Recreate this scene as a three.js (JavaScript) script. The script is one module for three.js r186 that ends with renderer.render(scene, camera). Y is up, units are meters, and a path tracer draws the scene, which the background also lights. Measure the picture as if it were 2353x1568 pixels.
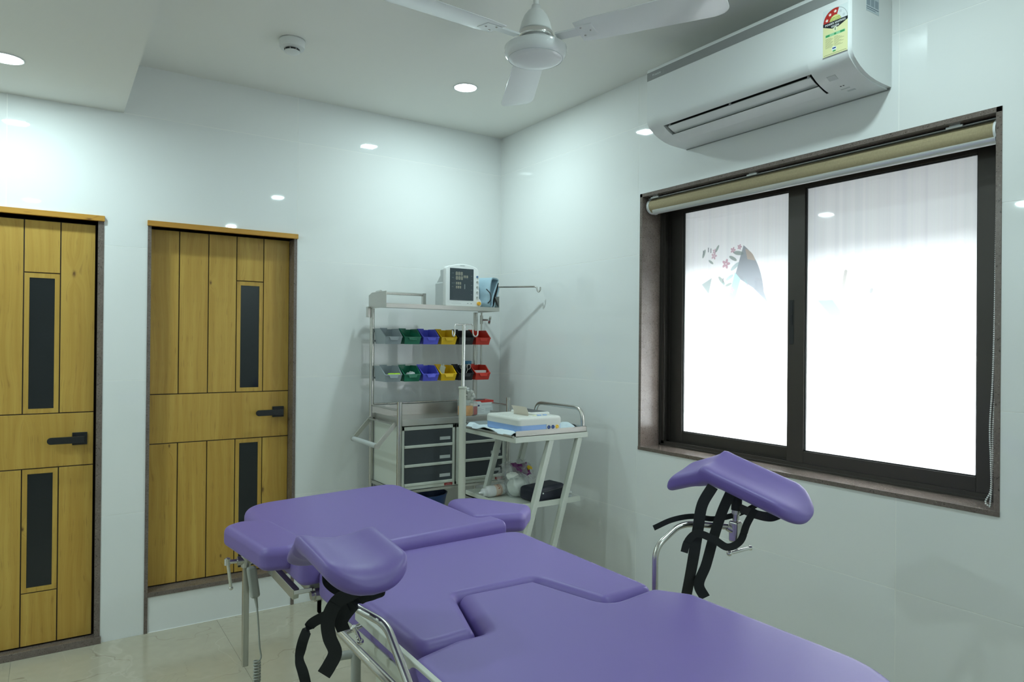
import * as THREE from 'three';
import { mergeGeometries, mergeVertices, toCreasedNormals } from 'three/addons/utils/BufferGeometryUtils.js';
import { RectAreaLightUniformsLib } from 'three/addons/lights/RectAreaLightUniformsLib.js';
import { RoundedBoxGeometry } from 'three/addons/geometries/RoundedBoxGeometry.js';

// ---------------------------------------------------------------- camera, sky, exposure
// axes: x = 0 is the window wall, z = 0 the wall with the doors, floor at y = 0 (metres)
const scene = new THREE.Scene();
const W = 2353, H = 1568, FPX = 1590.7, YAW = 0.5874, PITCH = 0.0031, ROLL = 0.0092;
const EYE = new THREE.Vector3(-2.2735, 1.3407, 3.5496);
const FW = new THREE.Vector3(Math.sin(YAW) * Math.cos(PITCH), Math.sin(PITCH), -Math.cos(YAW) * Math.cos(PITCH));
const RT0 = new THREE.Vector3(Math.cos(YAW), 0, Math.sin(YAW)), UP0 = new THREE.Vector3().crossVectors(RT0, FW);
const RT = RT0.clone().multiplyScalar(Math.cos(ROLL)).addScaledVector(UP0, Math.sin(ROLL));
const UPV = UP0.clone().multiplyScalar(Math.cos(ROLL)).addScaledVector(RT0, -Math.sin(ROLL));
const camera = new THREE.PerspectiveCamera(2 * Math.atan(H / 2 / FPX) * 180 / Math.PI, W / H, 0.05, 100);
camera.position.copy(EYE);
camera.quaternion.setFromRotationMatrix(new THREE.Matrix4().makeBasis(RT, UPV, FW.clone().negate()));
scene.add(camera);

const SKY = 32, LAMP = 395, GLOW = 20;
scene.background = new THREE.Color().setRGB(0.92 * SKY, 0.985 * SKY, 1.0 * SKY);       // even overcast sky outside
const LAMP_COLOR = new THREE.Color().setRGB(0.76, 0.985, 1.0);
const renderer = new THREE.WebGLRenderer();
renderer.toneMapping = THREE.LinearToneMapping;
renderer.toneMappingExposure = 1.08;
renderer.shadowMap.enabled = true;
RectAreaLightUniformsLib.init();

// photo pixel -> direction; a plane that the thing touches (or a distance) gives the point
const dir = (px, py) => FW.clone().addScaledVector(RT, (px - W / 2) / FPX).addScaledVector(UPV, (H / 2 - py) / FPX);
const onX = (px, py, v) => { const d = dir(px, py); return EYE.clone().addScaledVector(d, (v - EYE.x) / d.x); };
const onY = (px, py, v) => { const d = dir(px, py); return EYE.clone().addScaledVector(d, (v - EYE.y) / d.y); };
const onZ = (px, py, v) => { const d = dir(px, py); return EYE.clone().addScaledVector(d, (v - EYE.z) / d.z); };
const far = (px, py, t) => EYE.clone().addScaledVector(dir(px, py), t);

// ---------------------------------------------------------------- helpers
const V = (x, y, z) => new THREE.Vector3(x, y, z);
let seed = 7;
const rnd = () => { seed = (seed * 1664525 + 1013904223) % 4294967296; return seed / 4294967296; };
const names = {};
const numbered = n => { const k = names[n] = (names[n] ?? -1) + 1; return k ? `${n}_${String(k).padStart(3, '0')}` : n; };

function thing(name, label, category, pos = [0, 0, 0], extra = {}) {
  const g = new THREE.Group();
  g.name = numbered(name);
  g.position.set(...pos);
  g.userData = { label, category, ...extra };
  scene.add(g);
  return g;
}
const worldOf = p => { const v = V(0, 0, 0); for (let q = p; q && q !== scene; q = q.parent) v.add(q.position); return v; };
// geometry given in world coordinates, parent groups are only moved (never turned) when this is used
function part(parent, name, geo, mat, label) {
  const m = new THREE.Mesh(geo, mat);
  m.name = name;
  const o = worldOf(parent);
  m.geometry.translate(-o.x, -o.y, -o.z);
  if (label) m.userData.label = label;
  parent.add(m);
  return m;
}
// geometry in the parent's own axes
function loc(parent, name, geo, mat, label) {
  const m = new THREE.Mesh(geo, mat);
  m.name = name;
  if (label) m.userData.label = label;
  parent.add(m);
  return m;
}
function sub(parent, name, pos = [0, 0, 0], label) {
  const g = new THREE.Group();
  g.name = name; g.position.set(...pos);
  if (label) g.userData.label = label;
  parent.add(g);
  return g;
}
const clean = g => { let q = g.index ? g.toNonIndexed() : g; for (const k of Object.keys(q.attributes)) if (!['position', 'normal', 'uv'].includes(k)) q.deleteAttribute(k); if (!q.attributes.uv) q.setAttribute('uv', new THREE.Float32BufferAttribute(new Float32Array(q.attributes.position.count * 2), 2)); return q; };
const merge = list => list.length === 1 ? list[0] : mergeGeometries(list.map(clean));
// box by its two corners
function box(x0, x1, y0, y1, z0, z1, r = 0) {
  const w = Math.abs(x1 - x0), h = Math.abs(y1 - y0), d = Math.abs(z1 - z0);
  const rr = Math.min(r, w / 2.05, h / 2.05, d / 2.05);
  const g = r > 0 ? new RoundedBoxGeometry(w, h, d, 3, rr) : new THREE.BoxGeometry(w, h, d);
  g.translate((x0 + x1) / 2, (y0 + y1) / 2, (z0 + z1) / 2);
  return g;
}
function rod(a, b, r, r2 = r, seg = 20) {
  const d = b.clone().sub(a), g = new THREE.CylinderGeometry(r2, r, d.length(), seg);
  g.applyQuaternion(new THREE.Quaternion().setFromUnitVectors(V(0, 1, 0), d.clone().normalize()));
  g.translate((a.x + b.x) / 2, (a.y + b.y) / 2, (a.z + b.z) / 2);
  return g;
}
// square bar from a to b
function bar(a, b, w, t, r = 0.002, side = V(1, 0, 0)) {
  const d = b.clone().sub(a), L = d.length(), y = d.clone().normalize();
  const z = new THREE.Vector3().crossVectors(side, y).normalize(), x = new THREE.Vector3().crossVectors(y, z);
  const g = r ? new RoundedBoxGeometry(w, L, t, 2, Math.min(r, w / 2.1, t / 2.1)) : new THREE.BoxGeometry(w, L, t);
  g.applyMatrix4(new THREE.Matrix4().makeBasis(x, y, z));
  g.translate((a.x + b.x) / 2, (a.y + b.y) / 2, (a.z + b.z) / 2);
  return g;
}
// polyline with rounded bends
function bentPath(pts, r) {
  const path = new THREE.CurvePath();
  let prev = pts[0];
  for (let i = 1; i < pts.length - 1; i++) {
    const p = pts[i], a = pts[i - 1].clone().sub(p), b = pts[i + 1].clone().sub(p);
    const k = Math.min(r, a.length() / 2.1, b.length() / 2.1);
    const s = p.clone().addScaledVector(a.normalize(), k), e = p.clone().addScaledVector(b.normalize(), k);
    path.add(new THREE.LineCurve3(prev, s));
    path.add(new THREE.QuadraticBezierCurve3(s, p, e));
    prev = e;
  }
  path.add(new THREE.LineCurve3(prev, pts[pts.length - 1]));
  return path;
}
class Sampled extends THREE.Curve {
  constructor(path) { super(); this.path = path; }
  getPoint(t, o = new THREE.Vector3()) { return o.copy(this.path.getPointAt(Math.min(1, Math.max(0, t)))); }
}
function pipe(pts, rad, bend = 0.03, seg = 60, radial = 12) {
  const g = [new THREE.TubeGeometry(new Sampled(bentPath(pts, bend)), seg, rad, radial)];
  for (const [p, q] of [[pts[0], pts[1]], [pts[pts.length - 1], pts[pts.length - 2]]]) {
    const d = p.clone().sub(q).normalize();
    g.push(rod(p.clone().addScaledVector(d, -0.001), p.clone().addScaledVector(d, 0.0005), rad));
  }
  return merge(g);
}
function smoothTube(pts, rad, seg = 80, radial = 8) { return new THREE.TubeGeometry(new THREE.CatmullRomCurve3(pts), seg, rad, radial); }
function lathe(prof, seg = 40) { return new THREE.LatheGeometry(prof.map(([r, y]) => new THREE.Vector2(r, y)), seg); }
// flat polygon (Vector3 list, planar) given a thickness along its normal
function slab(pts, t) {
  const n = new THREE.Vector3().crossVectors(pts[1].clone().sub(pts[0]), pts[2].clone().sub(pts[0])).normalize();
  const u = pts[1].clone().sub(pts[0]).normalize(), v = new THREE.Vector3().crossVectors(n, u);
  const s = new THREE.Shape(pts.map(p => { const d = p.clone().sub(pts[0]); return new THREE.Vector2(d.dot(u), d.dot(v)); }));
  const g = new THREE.ExtrudeGeometry(s, { depth: t, bevelEnabled: false });
  g.applyMatrix4(new THREE.Matrix4().makeBasis(u, v, n));
  g.translate(pts[0].x, pts[0].y, pts[0].z);
  return g;
}
// uv in metres by the way each face points
function metric(g, ou = 0, ov = 0, turn = false) {
  const p = g.attributes.position, n = g.attributes.normal, uv = new Float32Array(p.count * 2);
  for (let i = 0; i < p.count; i++) {
    const ax = Math.abs(n.getX(i)), ay = Math.abs(n.getY(i)), az = Math.abs(n.getZ(i));
    let u, v;
    if (az >= ax && az >= ay) { u = p.getX(i); v = p.getY(i); } else if (ax >= ay) { u = p.getZ(i); v = p.getY(i); } else { u = p.getX(i); v = p.getZ(i); }
    uv[2 * i] = (turn ? v : u) + ou; uv[2 * i + 1] = (turn ? u : v) + ov;
  }
  g.setAttribute('uv', new THREE.BufferAttribute(uv, 2));
  return g;
}
// ribbon along points; across gives the width direction at each point
function ribbon(pts, across, width, t = 0.0016, seg = 48) {
  const c = new THREE.CatmullRomCurve3(pts), ac = new THREE.CatmullRomCurve3(across);
  const pos = [], idx = [];
  for (let i = 0; i <= seg; i++) {
    const s = i / seg, p = c.getPoint(s), d = c.getTangent(s), a = ac.getPoint(s);
    a.addScaledVector(d, -a.dot(d)).normalize();
    const n = new THREE.Vector3().crossVectors(d, a);
    for (const [q, k] of [[-1, -1], [1, -1], [1, 1], [-1, 1]]) { const v = p.clone().addScaledVector(a, q * width / 2).addScaledVector(n, k * t / 2); pos.push(v.x, v.y, v.z); }
    if (i < seg) for (let k = 0; k < 4; k++) { const A = i * 4 + k, B = i * 4 + (k + 1) % 4; idx.push(A, A + 4, B, B, A + 4, B + 4); }
  }
  const e = seg * 4;
  idx.push(0, 1, 2, 0, 2, 3, e, e + 2, e + 1, e, e + 3, e + 2);
  const g = new THREE.BufferGeometry();
  g.setAttribute('position', new THREE.Float32BufferAttribute(pos, 3));
  g.setIndex(idx);
  return toCreasedNormals(g, 0.7);
}
// upholstered pad: polygon [[x, z, corner radius], ...] with rounded corners, rounded upper and lower edges
function padRing(poly, edges, sign, d, step = 10) {
  const n = poly.length, off = [];
  for (let i = 0; i < n; i++) { const a = poly[i], b = poly[(i + 1) % n], L = Math.hypot(b[0] - a[0], b[1] - a[1]), nx = -(b[1] - a[1]) / L * sign, nz = (b[0] - a[0]) / L * sign; off.push([a[0] + nx * d, a[1] + nz * d, (b[0] - a[0]) / L, (b[1] - a[1]) / L]); }
  const corner = [];
  for (let i = 0; i < n; i++) {                                       // meeting point of the shifted edges i - 1 and i
    const e = off[(i + n - 1) % n], f = off[i], den = e[2] * f[3] - e[3] * f[2];
    const t = Math.abs(den) < 1e-6 ? 0 : ((f[0] - e[0]) * f[3] - (f[1] - e[1]) * f[2]) / den;
    corner.push(Math.abs(den) < 1e-6 ? [f[0], f[1]] : [e[0] + e[2] * t, e[1] + e[3] * t]);
  }
  const pts = [];
  for (let i = 0; i < n; i++) {
    const P = new THREE.Vector2(...corner[i]), A = new THREE.Vector2(...corner[(i + n - 1) % n]).sub(P), B = new THREE.Vector2(...corner[(i + 1) % n]).sub(P);
    const o = off[(i + n - 1) % n], f = off[i], convex = (o[2] * f[3] - o[3] * f[2]) * sign > 0;
    const R = Math.max(0.0025, (poly[i][2] ?? 0.03) + (convex ? -d : d));
    const ang = Math.acos(Math.min(1, Math.max(-1, A.clone().normalize().dot(B.clone().normalize()))));
    const k = Math.min(R / Math.tan(ang / 2), A.length() / 2.05, B.length() / 2.05);
    const s = P.clone().addScaledVector(A.normalize(), k), e = P.clone().addScaledVector(B.normalize(), k);
    for (let j = 0; j <= step; j++) { const t = j / step; pts.push(new THREE.Vector2((1 - t) ** 2 * s.x + 2 * t * (1 - t) * P.x + t * t * e.x, (1 - t) ** 2 * s.y + 2 * t * (1 - t) * P.y + t * t * e.y)); }
    pts.push(null);
  }
  const out = [];                                                     // fill the straight runs with a fixed number of points
  let run = 0;
  for (let i = 0; i < pts.length; i++) {
    if (pts[i]) { out.push(pts[i]); continue; }
    const a = pts[i - 1], b = pts[(i + 1) % pts.length], m = edges[run++];
    for (let j = 1; j < m; j++) out.push(a.clone().lerp(b, j / m));
  }
  return out;
}
function pad(poly, y0, y1, r, rb = r * 0.6) {
  let area = 0;
  poly.forEach((p, i) => { const q = poly[(i + 1) % poly.length]; area += p[0] * q[1] - q[0] * p[1]; });
  if (area < 0) poly = poly.slice().reverse();
  const edges = poly.map((p, i) => { const q = poly[(i + 1) % poly.length]; return Math.max(1, Math.ceil(Math.hypot(q[0] - p[0], q[1] - p[1]) / 0.05)); });
  const rings = [], K = 6;                                            // [inset, height, normal in plane, normal up]
  for (let k = 0; k <= K; k++) { const f = k / K * Math.PI / 2; rings.push([rb * (1 - Math.sin(f)), y0 + rb * (1 - Math.cos(f)), Math.sin(f), -Math.cos(f)]); }
  for (let k = 0; k <= K + 2; k++) { const f = k / (K + 2) * Math.PI / 2; rings.push([r * (1 - Math.cos(f)), y1 - r * (1 - Math.sin(f)), Math.cos(f), Math.sin(f)]); }
  const pos = [], no = [], idx = [];
  let n = 0;
  for (const [ins, y, a, b] of rings) {
    const o = padRing(poly, edges, 1, ins); n = o.length;
    for (let i = 0; i < n; i++) { const t = o[(i + 1) % n].clone().sub(o[(i + n - 1) % n]).normalize(); pos.push(o[i].x, y, o[i].y); no.push(t.y * a, b, -t.x * a); }
  }
  for (let k = 0; k < rings.length - 1; k++) for (let i = 0; i < n; i++) { const j = (i + 1) % n, A = k * n + i, B = k * n + j; idx.push(A, A + n, B, B, A + n, B + n); }
  for (const [k, up] of [[0, false], [rings.length - 1, true]]) {
    const base = pos.length / 3, ring = [];
    for (let i = 0; i < n; i++) { const q = (k * n + i) * 3; pos.push(pos[q], pos[q + 1], pos[q + 2]); no.push(0, up ? 1 : -1, 0); ring.push(new THREE.Vector2(pos[q], pos[q + 2])); }
    for (const f of THREE.ShapeUtils.triangulateShape(ring, [])) up ? idx.push(base + f[0], base + f[2], base + f[1]) : idx.push(base + f[0], base + f[1], base + f[2]);
  }
  const g = new THREE.BufferGeometry();
  g.setAttribute('position', new THREE.Float32BufferAttribute(pos, 3));
  g.setAttribute('normal', new THREE.Float32BufferAttribute(no, 3));
  g.setAttribute('uv', new THREE.Float32BufferAttribute(new Float32Array(pos.length / 3 * 2), 2));
  g.setIndex(idx);
  return g;
}
// profile in (x, y) swept along z
function sweepZ(prof, z0, z1, crease = 0.5) {
  const s = new THREE.Shape(prof.map(p => new THREE.Vector2(p[0], p[1])));
  const g = new THREE.ExtrudeGeometry(s, { depth: z1 - z0, bevelEnabled: false });
  g.translate(0, 0, z0);
  return toCreasedNormals(g, crease);
}
// profile in (z, y) swept along x
function sweepX(prof, x0, x1, crease = 0.5) {
  const s = new THREE.Shape(prof.map(p => new THREE.Vector2(-p[0], p[1])));
  const g = new THREE.ExtrudeGeometry(s, { depth: x1 - x0, bevelEnabled: false });
  g.rotateY(Math.PI / 2);
  g.translate(x0, 0, 0);
  return toCreasedNormals(g, crease);
}

// ---------------------------------------------------------------- textures
function hash2(i, j, s) { let h = Math.imul(i, 374761393) + Math.imul(j, 668265263) + Math.imul(s, 2147483647 - 1640531527); h = Math.imul(h ^ (h >>> 13), 1274126177); return ((h ^ (h >>> 16)) >>> 0) / 4294967296; }
function noise(x, y, s, px = 1e9, py = 1e9) {
  const i = Math.floor(x), j = Math.floor(y), u = x - i, v = y - j, a = u * u * (3 - 2 * u), b = v * v * (3 - 2 * v);
  const w = (q, m) => ((q % m) + m) % m, h = (p, q) => hash2(w(p, px), w(q, py), s);
  return (h(i, j) * (1 - a) + h(i + 1, j) * a) * (1 - b) + (h(i, j + 1) * (1 - a) + h(i + 1, j + 1) * a) * b;
}
function fbm(x, y, s, px, py, oct = 4) { let v = 0, k = 0.5, f = 1; for (let o = 0; o < oct; o++) { v += k * noise(x * f, y * f, s + o, px * f, py * f); k /= 2; f *= 2; } return v; }
function dataTex(w, h, fn, srgb = true) {
  const d = new Uint8Array(w * h * 4);
  for (let y = 0; y < h; y++) for (let x = 0; x < w; x++) { const c = fn(x / w, y / h), q = (y * w + x) * 4; for (let k = 0; k < 3; k++) d[q + k] = Math.max(0, Math.min(255, c[k] * 255)); d[q + 3] = 255; }
  const t = new THREE.DataTexture(d, w, h);
  t.wrapS = t.wrapT = THREE.RepeatWrapping; t.magFilter = THREE.LinearFilter; t.minFilter = THREE.LinearMipmapLinearFilter;
  if (srgb) t.colorSpace = THREE.SRGBColorSpace;
  t.needsUpdate = true;
  return t;
}
function canvasTex(w, h, draw) {
  const c = document.createElement('canvas'); c.width = w; c.height = h;
  draw(c.getContext('2d'), w, h);
  const t = new THREE.CanvasTexture(c); t.colorSpace = THREE.SRGBColorSpace; t.magFilter = THREE.LinearFilter;
  return t;
}
const mix3 = (a, b, t) => [0, 1, 2].map(k => a[k] + (b[k] - a[k]) * t);
// oak: straight grain along v, slow colour bands, a few knots; covers 0.8 x 1.6 m
const oakTex = dataTex(768, 1024, (u, v) => {
  let warp = fbm(u * 4, v * 4, 3, 4, 4, 3) * 0.06;
  let dark = 0, pull = 0;
  for (const [ku, kv, kr] of [[0.13, 0.22, 1], [0.41, 0.63, 0.9], [0.72, 0.36, 1.1], [0.88, 0.83, 0.8], [0.55, 0.09, 0.7], [0.27, 0.86, 0.6]]) {
    const du = (u - ku) * 0.8, dv = (v - kv) * 1.6, d = Math.hypot(du * 1.5, dv * 0.75);
    dark = Math.max(dark, Math.exp(-((d / (0.009 * kr)) ** 2)) * (0.5 + 0.5 * noise(u * 300, v * 300, 60)));
    pull += Math.sign(du) * 0.03 * Math.exp(-((d / (0.05 * kr)) ** 2));
  }
  const uu = u + warp + pull;
  const band = fbm(uu * 16, v * 2, 11, 16, 2, 3), fine = noise(uu * 190, v * 10, 21, 190, 10), pore = noise(uu * 340, v * 26, 31, 340, 26), ring = 0.5 + 0.5 * Math.sin((uu * 20 + 1.2 * fbm(u * 5, v * 3, 41, 5, 3, 3)) * Math.PI * 2);
  let c = mix3([0.80, 0.665, 0.325], [0.66, 0.50, 0.19], band * 0.75 + ring * 0.14 + fine * 0.22 - 0.06);
  if (pore > 0.8) c = mix3(c, [0.5, 0.35, 0.15], (pore - 0.8) * 1.8);
  return mix3(c, [0.3, 0.19, 0.08], Math.min(0.75, dark));
});
oakTex.repeat.set(1 / 0.8, 1 / 1.6);
// marble floor: beige with faint veins; covers 1.6 x 1.6 m
const marbleTex = dataTex(1024, 1024, (u, v) => {
  const w = fbm(u * 3, v * 3, 5, 3, 3, 4), w2 = fbm(u * 5, v * 5, 15, 5, 5, 4);
  const a = Math.abs(fbm(u * 4 + w * 1.6, v * 4 + w2 * 1.6, 25, 1e6, 1e6, 4) - 0.47), vein = Math.exp(-((a / 0.006) ** 2));
  const b = Math.abs(fbm(u * 7 + w2 * 2, v * 7 + w, 35, 1e6, 1e6, 4) - 0.47), thin = Math.exp(-((b / 0.004) ** 2)) * noise(u * 9, v * 9, 45, 9, 9);
  let c = mix3([0.80, 0.775, 0.70], [0.73, 0.705, 0.63], w * 0.9 + 0.25 * noise(u * 60, v * 60, 55, 60, 60));
  c = mix3(c, [0.88, 0.86, 0.80], 0.45 * vein * noise(u * 6, v * 6, 65, 6, 6));
  return mix3(c, [0.52, 0.48, 0.41], 0.5 * thin);
});
marbleTex.repeat.set(1 / 1.6, 1 / 1.6);
// brown granite: fine speckle; covers 0.4 m
const graniteTex = dataTex(512, 512, (u, v) => {
  const a = noise(u * 150, v * 150, 71, 150, 150), b = noise(u * 70, v * 70, 72, 70, 70), c = noise(u * 8, v * 8, 73, 8, 8);
  let k = mix3([0.40, 0.355, 0.33], [0.49, 0.44, 0.41], 0.5 * b + 0.5 * c);
  if (a > 0.86) k = mix3(k, [0.7, 0.66, 0.62], (a - 0.86) * 4);
  if (a < 0.15) k = mix3(k, [0.2, 0.17, 0.16], 0.6);
  return k;
});
graniteTex.repeat.set(2.5, 2.5);
const fabricTex = dataTex(256, 256, (u, v) => { const a = noise(u * 128, v * 16, 81, 128, 16), b = noise(u * 16, v * 128, 82, 16, 128); return mix3([0.60, 0.545, 0.42], [0.69, 0.635, 0.50], 0.5 * a + 0.5 * b); });
fabricTex.repeat.set(12, 12);

// ---------------------------------------------------------------- materials
const lin = (r, g, b) => new THREE.Color().setRGB(r, g, b);
const std = (c, rough = 0.5, metal = 0, more = {}) => new THREE.MeshPhysicalMaterial({ color: Array.isArray(c) ? lin(...c) : c, roughness: rough, metalness: metal, ...more });
const M = {
  tiles: [std([0.845, 0.855, 0.84], 0.03), std([0.85, 0.86, 0.845], 0.03), std([0.84, 0.855, 0.845], 0.03)],
  grout: std([0.93, 0.93, 0.90], 0.8),
  plaster: std([0.80, 0.805, 0.77], 0.85),
  ceiling: std([0.87, 0.865, 0.82], 0.8),
  marble: std([0.93, 0.93, 0.92], 0.13, 0, { map: marbleTex }),
  floorGrout: std([0.40, 0.38, 0.33], 0.8),
  granite: std([1, 1, 1], 0.22, 0, { map: graniteTex }),
  oak: std([1, 1, 1], 0.42, 0, { map: oakTex }),
  lintel: std([1.0, 0.82, 0.62], 0.4, 0, { map: oakTex }),
  groove: std([0.045, 0.028, 0.018], 0.7),
  blackGlass: std([0.012, 0.015, 0.017], 0.06),
  blackMetal: std([0.018, 0.019, 0.02], 0.42, 0.3),
  bronze: std([0.055, 0.048, 0.042], 0.34, 0.35),
  gasket: std([0.015, 0.015, 0.015], 0.6),
  glass: std([1, 1, 1], 0.03, 0, { transmission: 1, thickness: 0, ior: 1.5 }),
  white: std([0.80, 0.81, 0.80], 0.35),
  whiteGloss: std([0.80, 0.81, 0.81], 0.13),
  acWhite: std([0.77, 0.79, 0.785], 0.32),
  acGrey: std([0.27, 0.28, 0.275], 0.35),
  black: std([0.012, 0.012, 0.013], 0.55),
  darkGrey: std([0.06, 0.062, 0.066], 0.5),
  chrome: std([0.78, 0.77, 0.75], 0.12, 1),
  steel: std([0.58, 0.565, 0.53], 0.27, 1),
  steelSheet: std([0.55, 0.54, 0.505], 0.34, 1),
  cream: std([0.62, 0.63, 0.545], 0.35),
  creamWhite: std([0.66, 0.69, 0.62], 0.3),
  drawer: std([0.050, 0.060, 0.070], 0.4),
  purple: std([0.188, 0.132, 0.40], 0.43, 0, { sheen: 0.25, sheenRoughness: 0.5, sheenColor: lin(0.5, 0.45, 0.75) }),
  webbing: std([0.010, 0.012, 0.013], 0.75),
  greyPlastic: std([0.42, 0.43, 0.39], 0.45),
  lightGrey: std([0.55, 0.58, 0.58], 0.45),
  aluminium: std([0.74, 0.76, 0.77], 0.3, 0.6),
  blindFabric: std([1, 1, 1], 0.85, 0, { map: fabricTex }),
  blue: std([0.27, 0.43, 0.74], 0.4),
  deviceWhite: std([0.74, 0.75, 0.70], 0.38),
  pale: std([0.72, 0.82, 0.87], 0.85),
};

// ---------------------------------------------------------------- the room
const CEIL = 2.585, SOFFIT = 2.357, XL = -3.9, ZB = 5.0;
const structure = (name, label, category) => thing(name, label, category, [0, 0, 0], { kind: 'structure' });

// floor: marble slabs over a bed of grout
const floor = structure('floor', 'beige polished marble tile floor', 'floor');
part(floor, 'floor_base', box(XL - 0.2, 0.2, -0.2, -0.002, -0.3, ZB + 0.2), M.floorGrout);
for (let i = 0, k = 0; i < 5; i++) for (let j = 0; j < 7; j++, k++) {
  const x1 = 0 - i * 0.8, x0 = Math.max(XL, x1 - 0.8), z0 = j * 0.8, z1 = Math.min(ZB, z0 + 0.8);
  if (z0 >= ZB || x1 <= XL) continue;
  part(floor, 'tile', metric(box(x0 + 0.0006, x1 - 0.0006, -0.012, 0, z0 + 0.0006, z1 - 0.0006), rnd() * 1.6, rnd() * 1.6), M.marble);
}

// ceiling with the lowered strip on the door side
const ceiling = structure('ceiling', 'white painted ceiling with a lowered strip', 'ceiling');
part(ceiling, 'ceiling_slab', box(-2.012, 0.2, CEIL, CEIL + 0.2, -0.2, ZB + 0.2), M.ceiling);
part(ceiling, 'soffit', box(XL - 0.2, -2.012, SOFFIT, CEIL + 0.2, -0.2, ZB + 0.2), M.ceiling, 'lowered white ceiling strip');

// walls of 1.2 x 0.6 m glossy tiles; openings: [u0, u1, v0, v1]
const ROWS = [0, 0.5575, 1.1575, 1.7575, 2.3575, CEIL];
function minus(rect, holes) {                                     // rectangle less the openings -> rectangles
  let out = [rect];
  for (const h of holes) {
    const next = [];
    for (const [a, b, c, d] of out) {
      if (h[1] <= a || h[0] >= b || h[3] <= c || h[2] >= d) { next.push([a, b, c, d]); continue; }
      if (h[0] > a) next.push([a, h[0], c, d]);
      if (h[1] < b) next.push([h[1], b, c, d]);
      const m0 = Math.max(a, h[0]), m1 = Math.min(b, h[1]);
      if (h[2] > c) next.push([m0, m1, c, h[2]]);
      if (h[3] < d) next.push([m0, m1, h[3], d]);
    }
    out = next;
  }
  return out.filter(r => r[1] - r[0] > 0.002 && r[3] - r[2] > 0.002);
}
function tiled(wall, cols, holes, place, top = CEIL) {
  let k = 0;
  for (let i = 0; i < cols.length - 1; i++) for (let j = 0; j < ROWS.length - 1; j++) {
    const g = 0.0014, r = [cols[i] + g, cols[i + 1] - g, ROWS[j] + (j ? g : 0), Math.min(ROWS[j + 1], top) - (j < 4 ? g : 0)];
    if (r[3] <= r[2]) continue;
    const list = minus(r, holes).map(q => place(...q));
    if (list.length) part(wall, 'tile', merge(list), M.tiles[k++ % 3]);
  }
}
// the wall with the two doors (z = 0)
const D1 = [-2.79, -2.083, 0, 1.861], D2 = [-1.911, -1.233, 0, 1.861];
const wallLeft = structure('wall_left', 'glossy pale tiled wall with two wooden doors', 'wall');
part(wallLeft, 'wall_core', merge(minus([XL - 0.2, 0.2, -0.2, CEIL + 0.1], [D1, D2]).map(([a, b, c, d]) => box(a, b, c, d, -0.2, -0.0005))), M.grout);
tiled(wallLeft, [XL, -3.634, -2.434, -1.234, 0], [D1, D2, [XL, -2.012, SOFFIT - 0.001, CEIL]], (a, b, c, d) => box(a, b, c, d, -0.006, 0));
// the wall with the window (x = 0)
const WIN = [1.2, 2.672, 0.853, 2.038];
const wallRight = structure('wall_right', 'glossy pale tiled wall with the sliding window', 'wall');
part(wallRight, 'wall_core', merge(minus([-0.2, ZB + 0.2, -0.2, CEIL + 0.1], [WIN]).map(([a, b, c, d]) => box(0.0005, 0.22, c, d, a, b))), M.grout);
tiled(wallRight, [0.0, 1.188, 2.378, 3.568, 4.758, ZB], [WIN], (a, b, c, d) => box(0, 0.006, c, d, a, b));
// the two walls behind the photographer
const wallRear = structure('wall_rear', 'pale tiled wall behind the examination table', 'wall');
part(wallRear, 'wall_core', box(XL - 0.2, 0.2, -0.2, CEIL + 0.1, ZB + 0.006, ZB + 0.2), M.grout);
tiled(wallRear, [XL, -3.634, -2.434, -1.234, 0], [[XL, -2.012, SOFFIT - 0.001, CEIL]], (a, b, c, d) => box(a, b, c, d, ZB, ZB + 0.006));
const wallSide = structure('wall_side', 'pale tiled wall facing the window', 'wall');
part(wallSide, 'wall_core', box(XL - 0.2, XL - 0.006, -0.2, CEIL + 0.1, -0.2, ZB + 0.2), M.grout);
tiled(wallSide, [0.0, 1.188, 2.378, 3.568, 4.758, ZB], [[-1, 9, SOFFIT - 0.001, CEIL]], (a, b, c, d) => box(XL - 0.006, XL, c, d, a, b));

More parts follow.
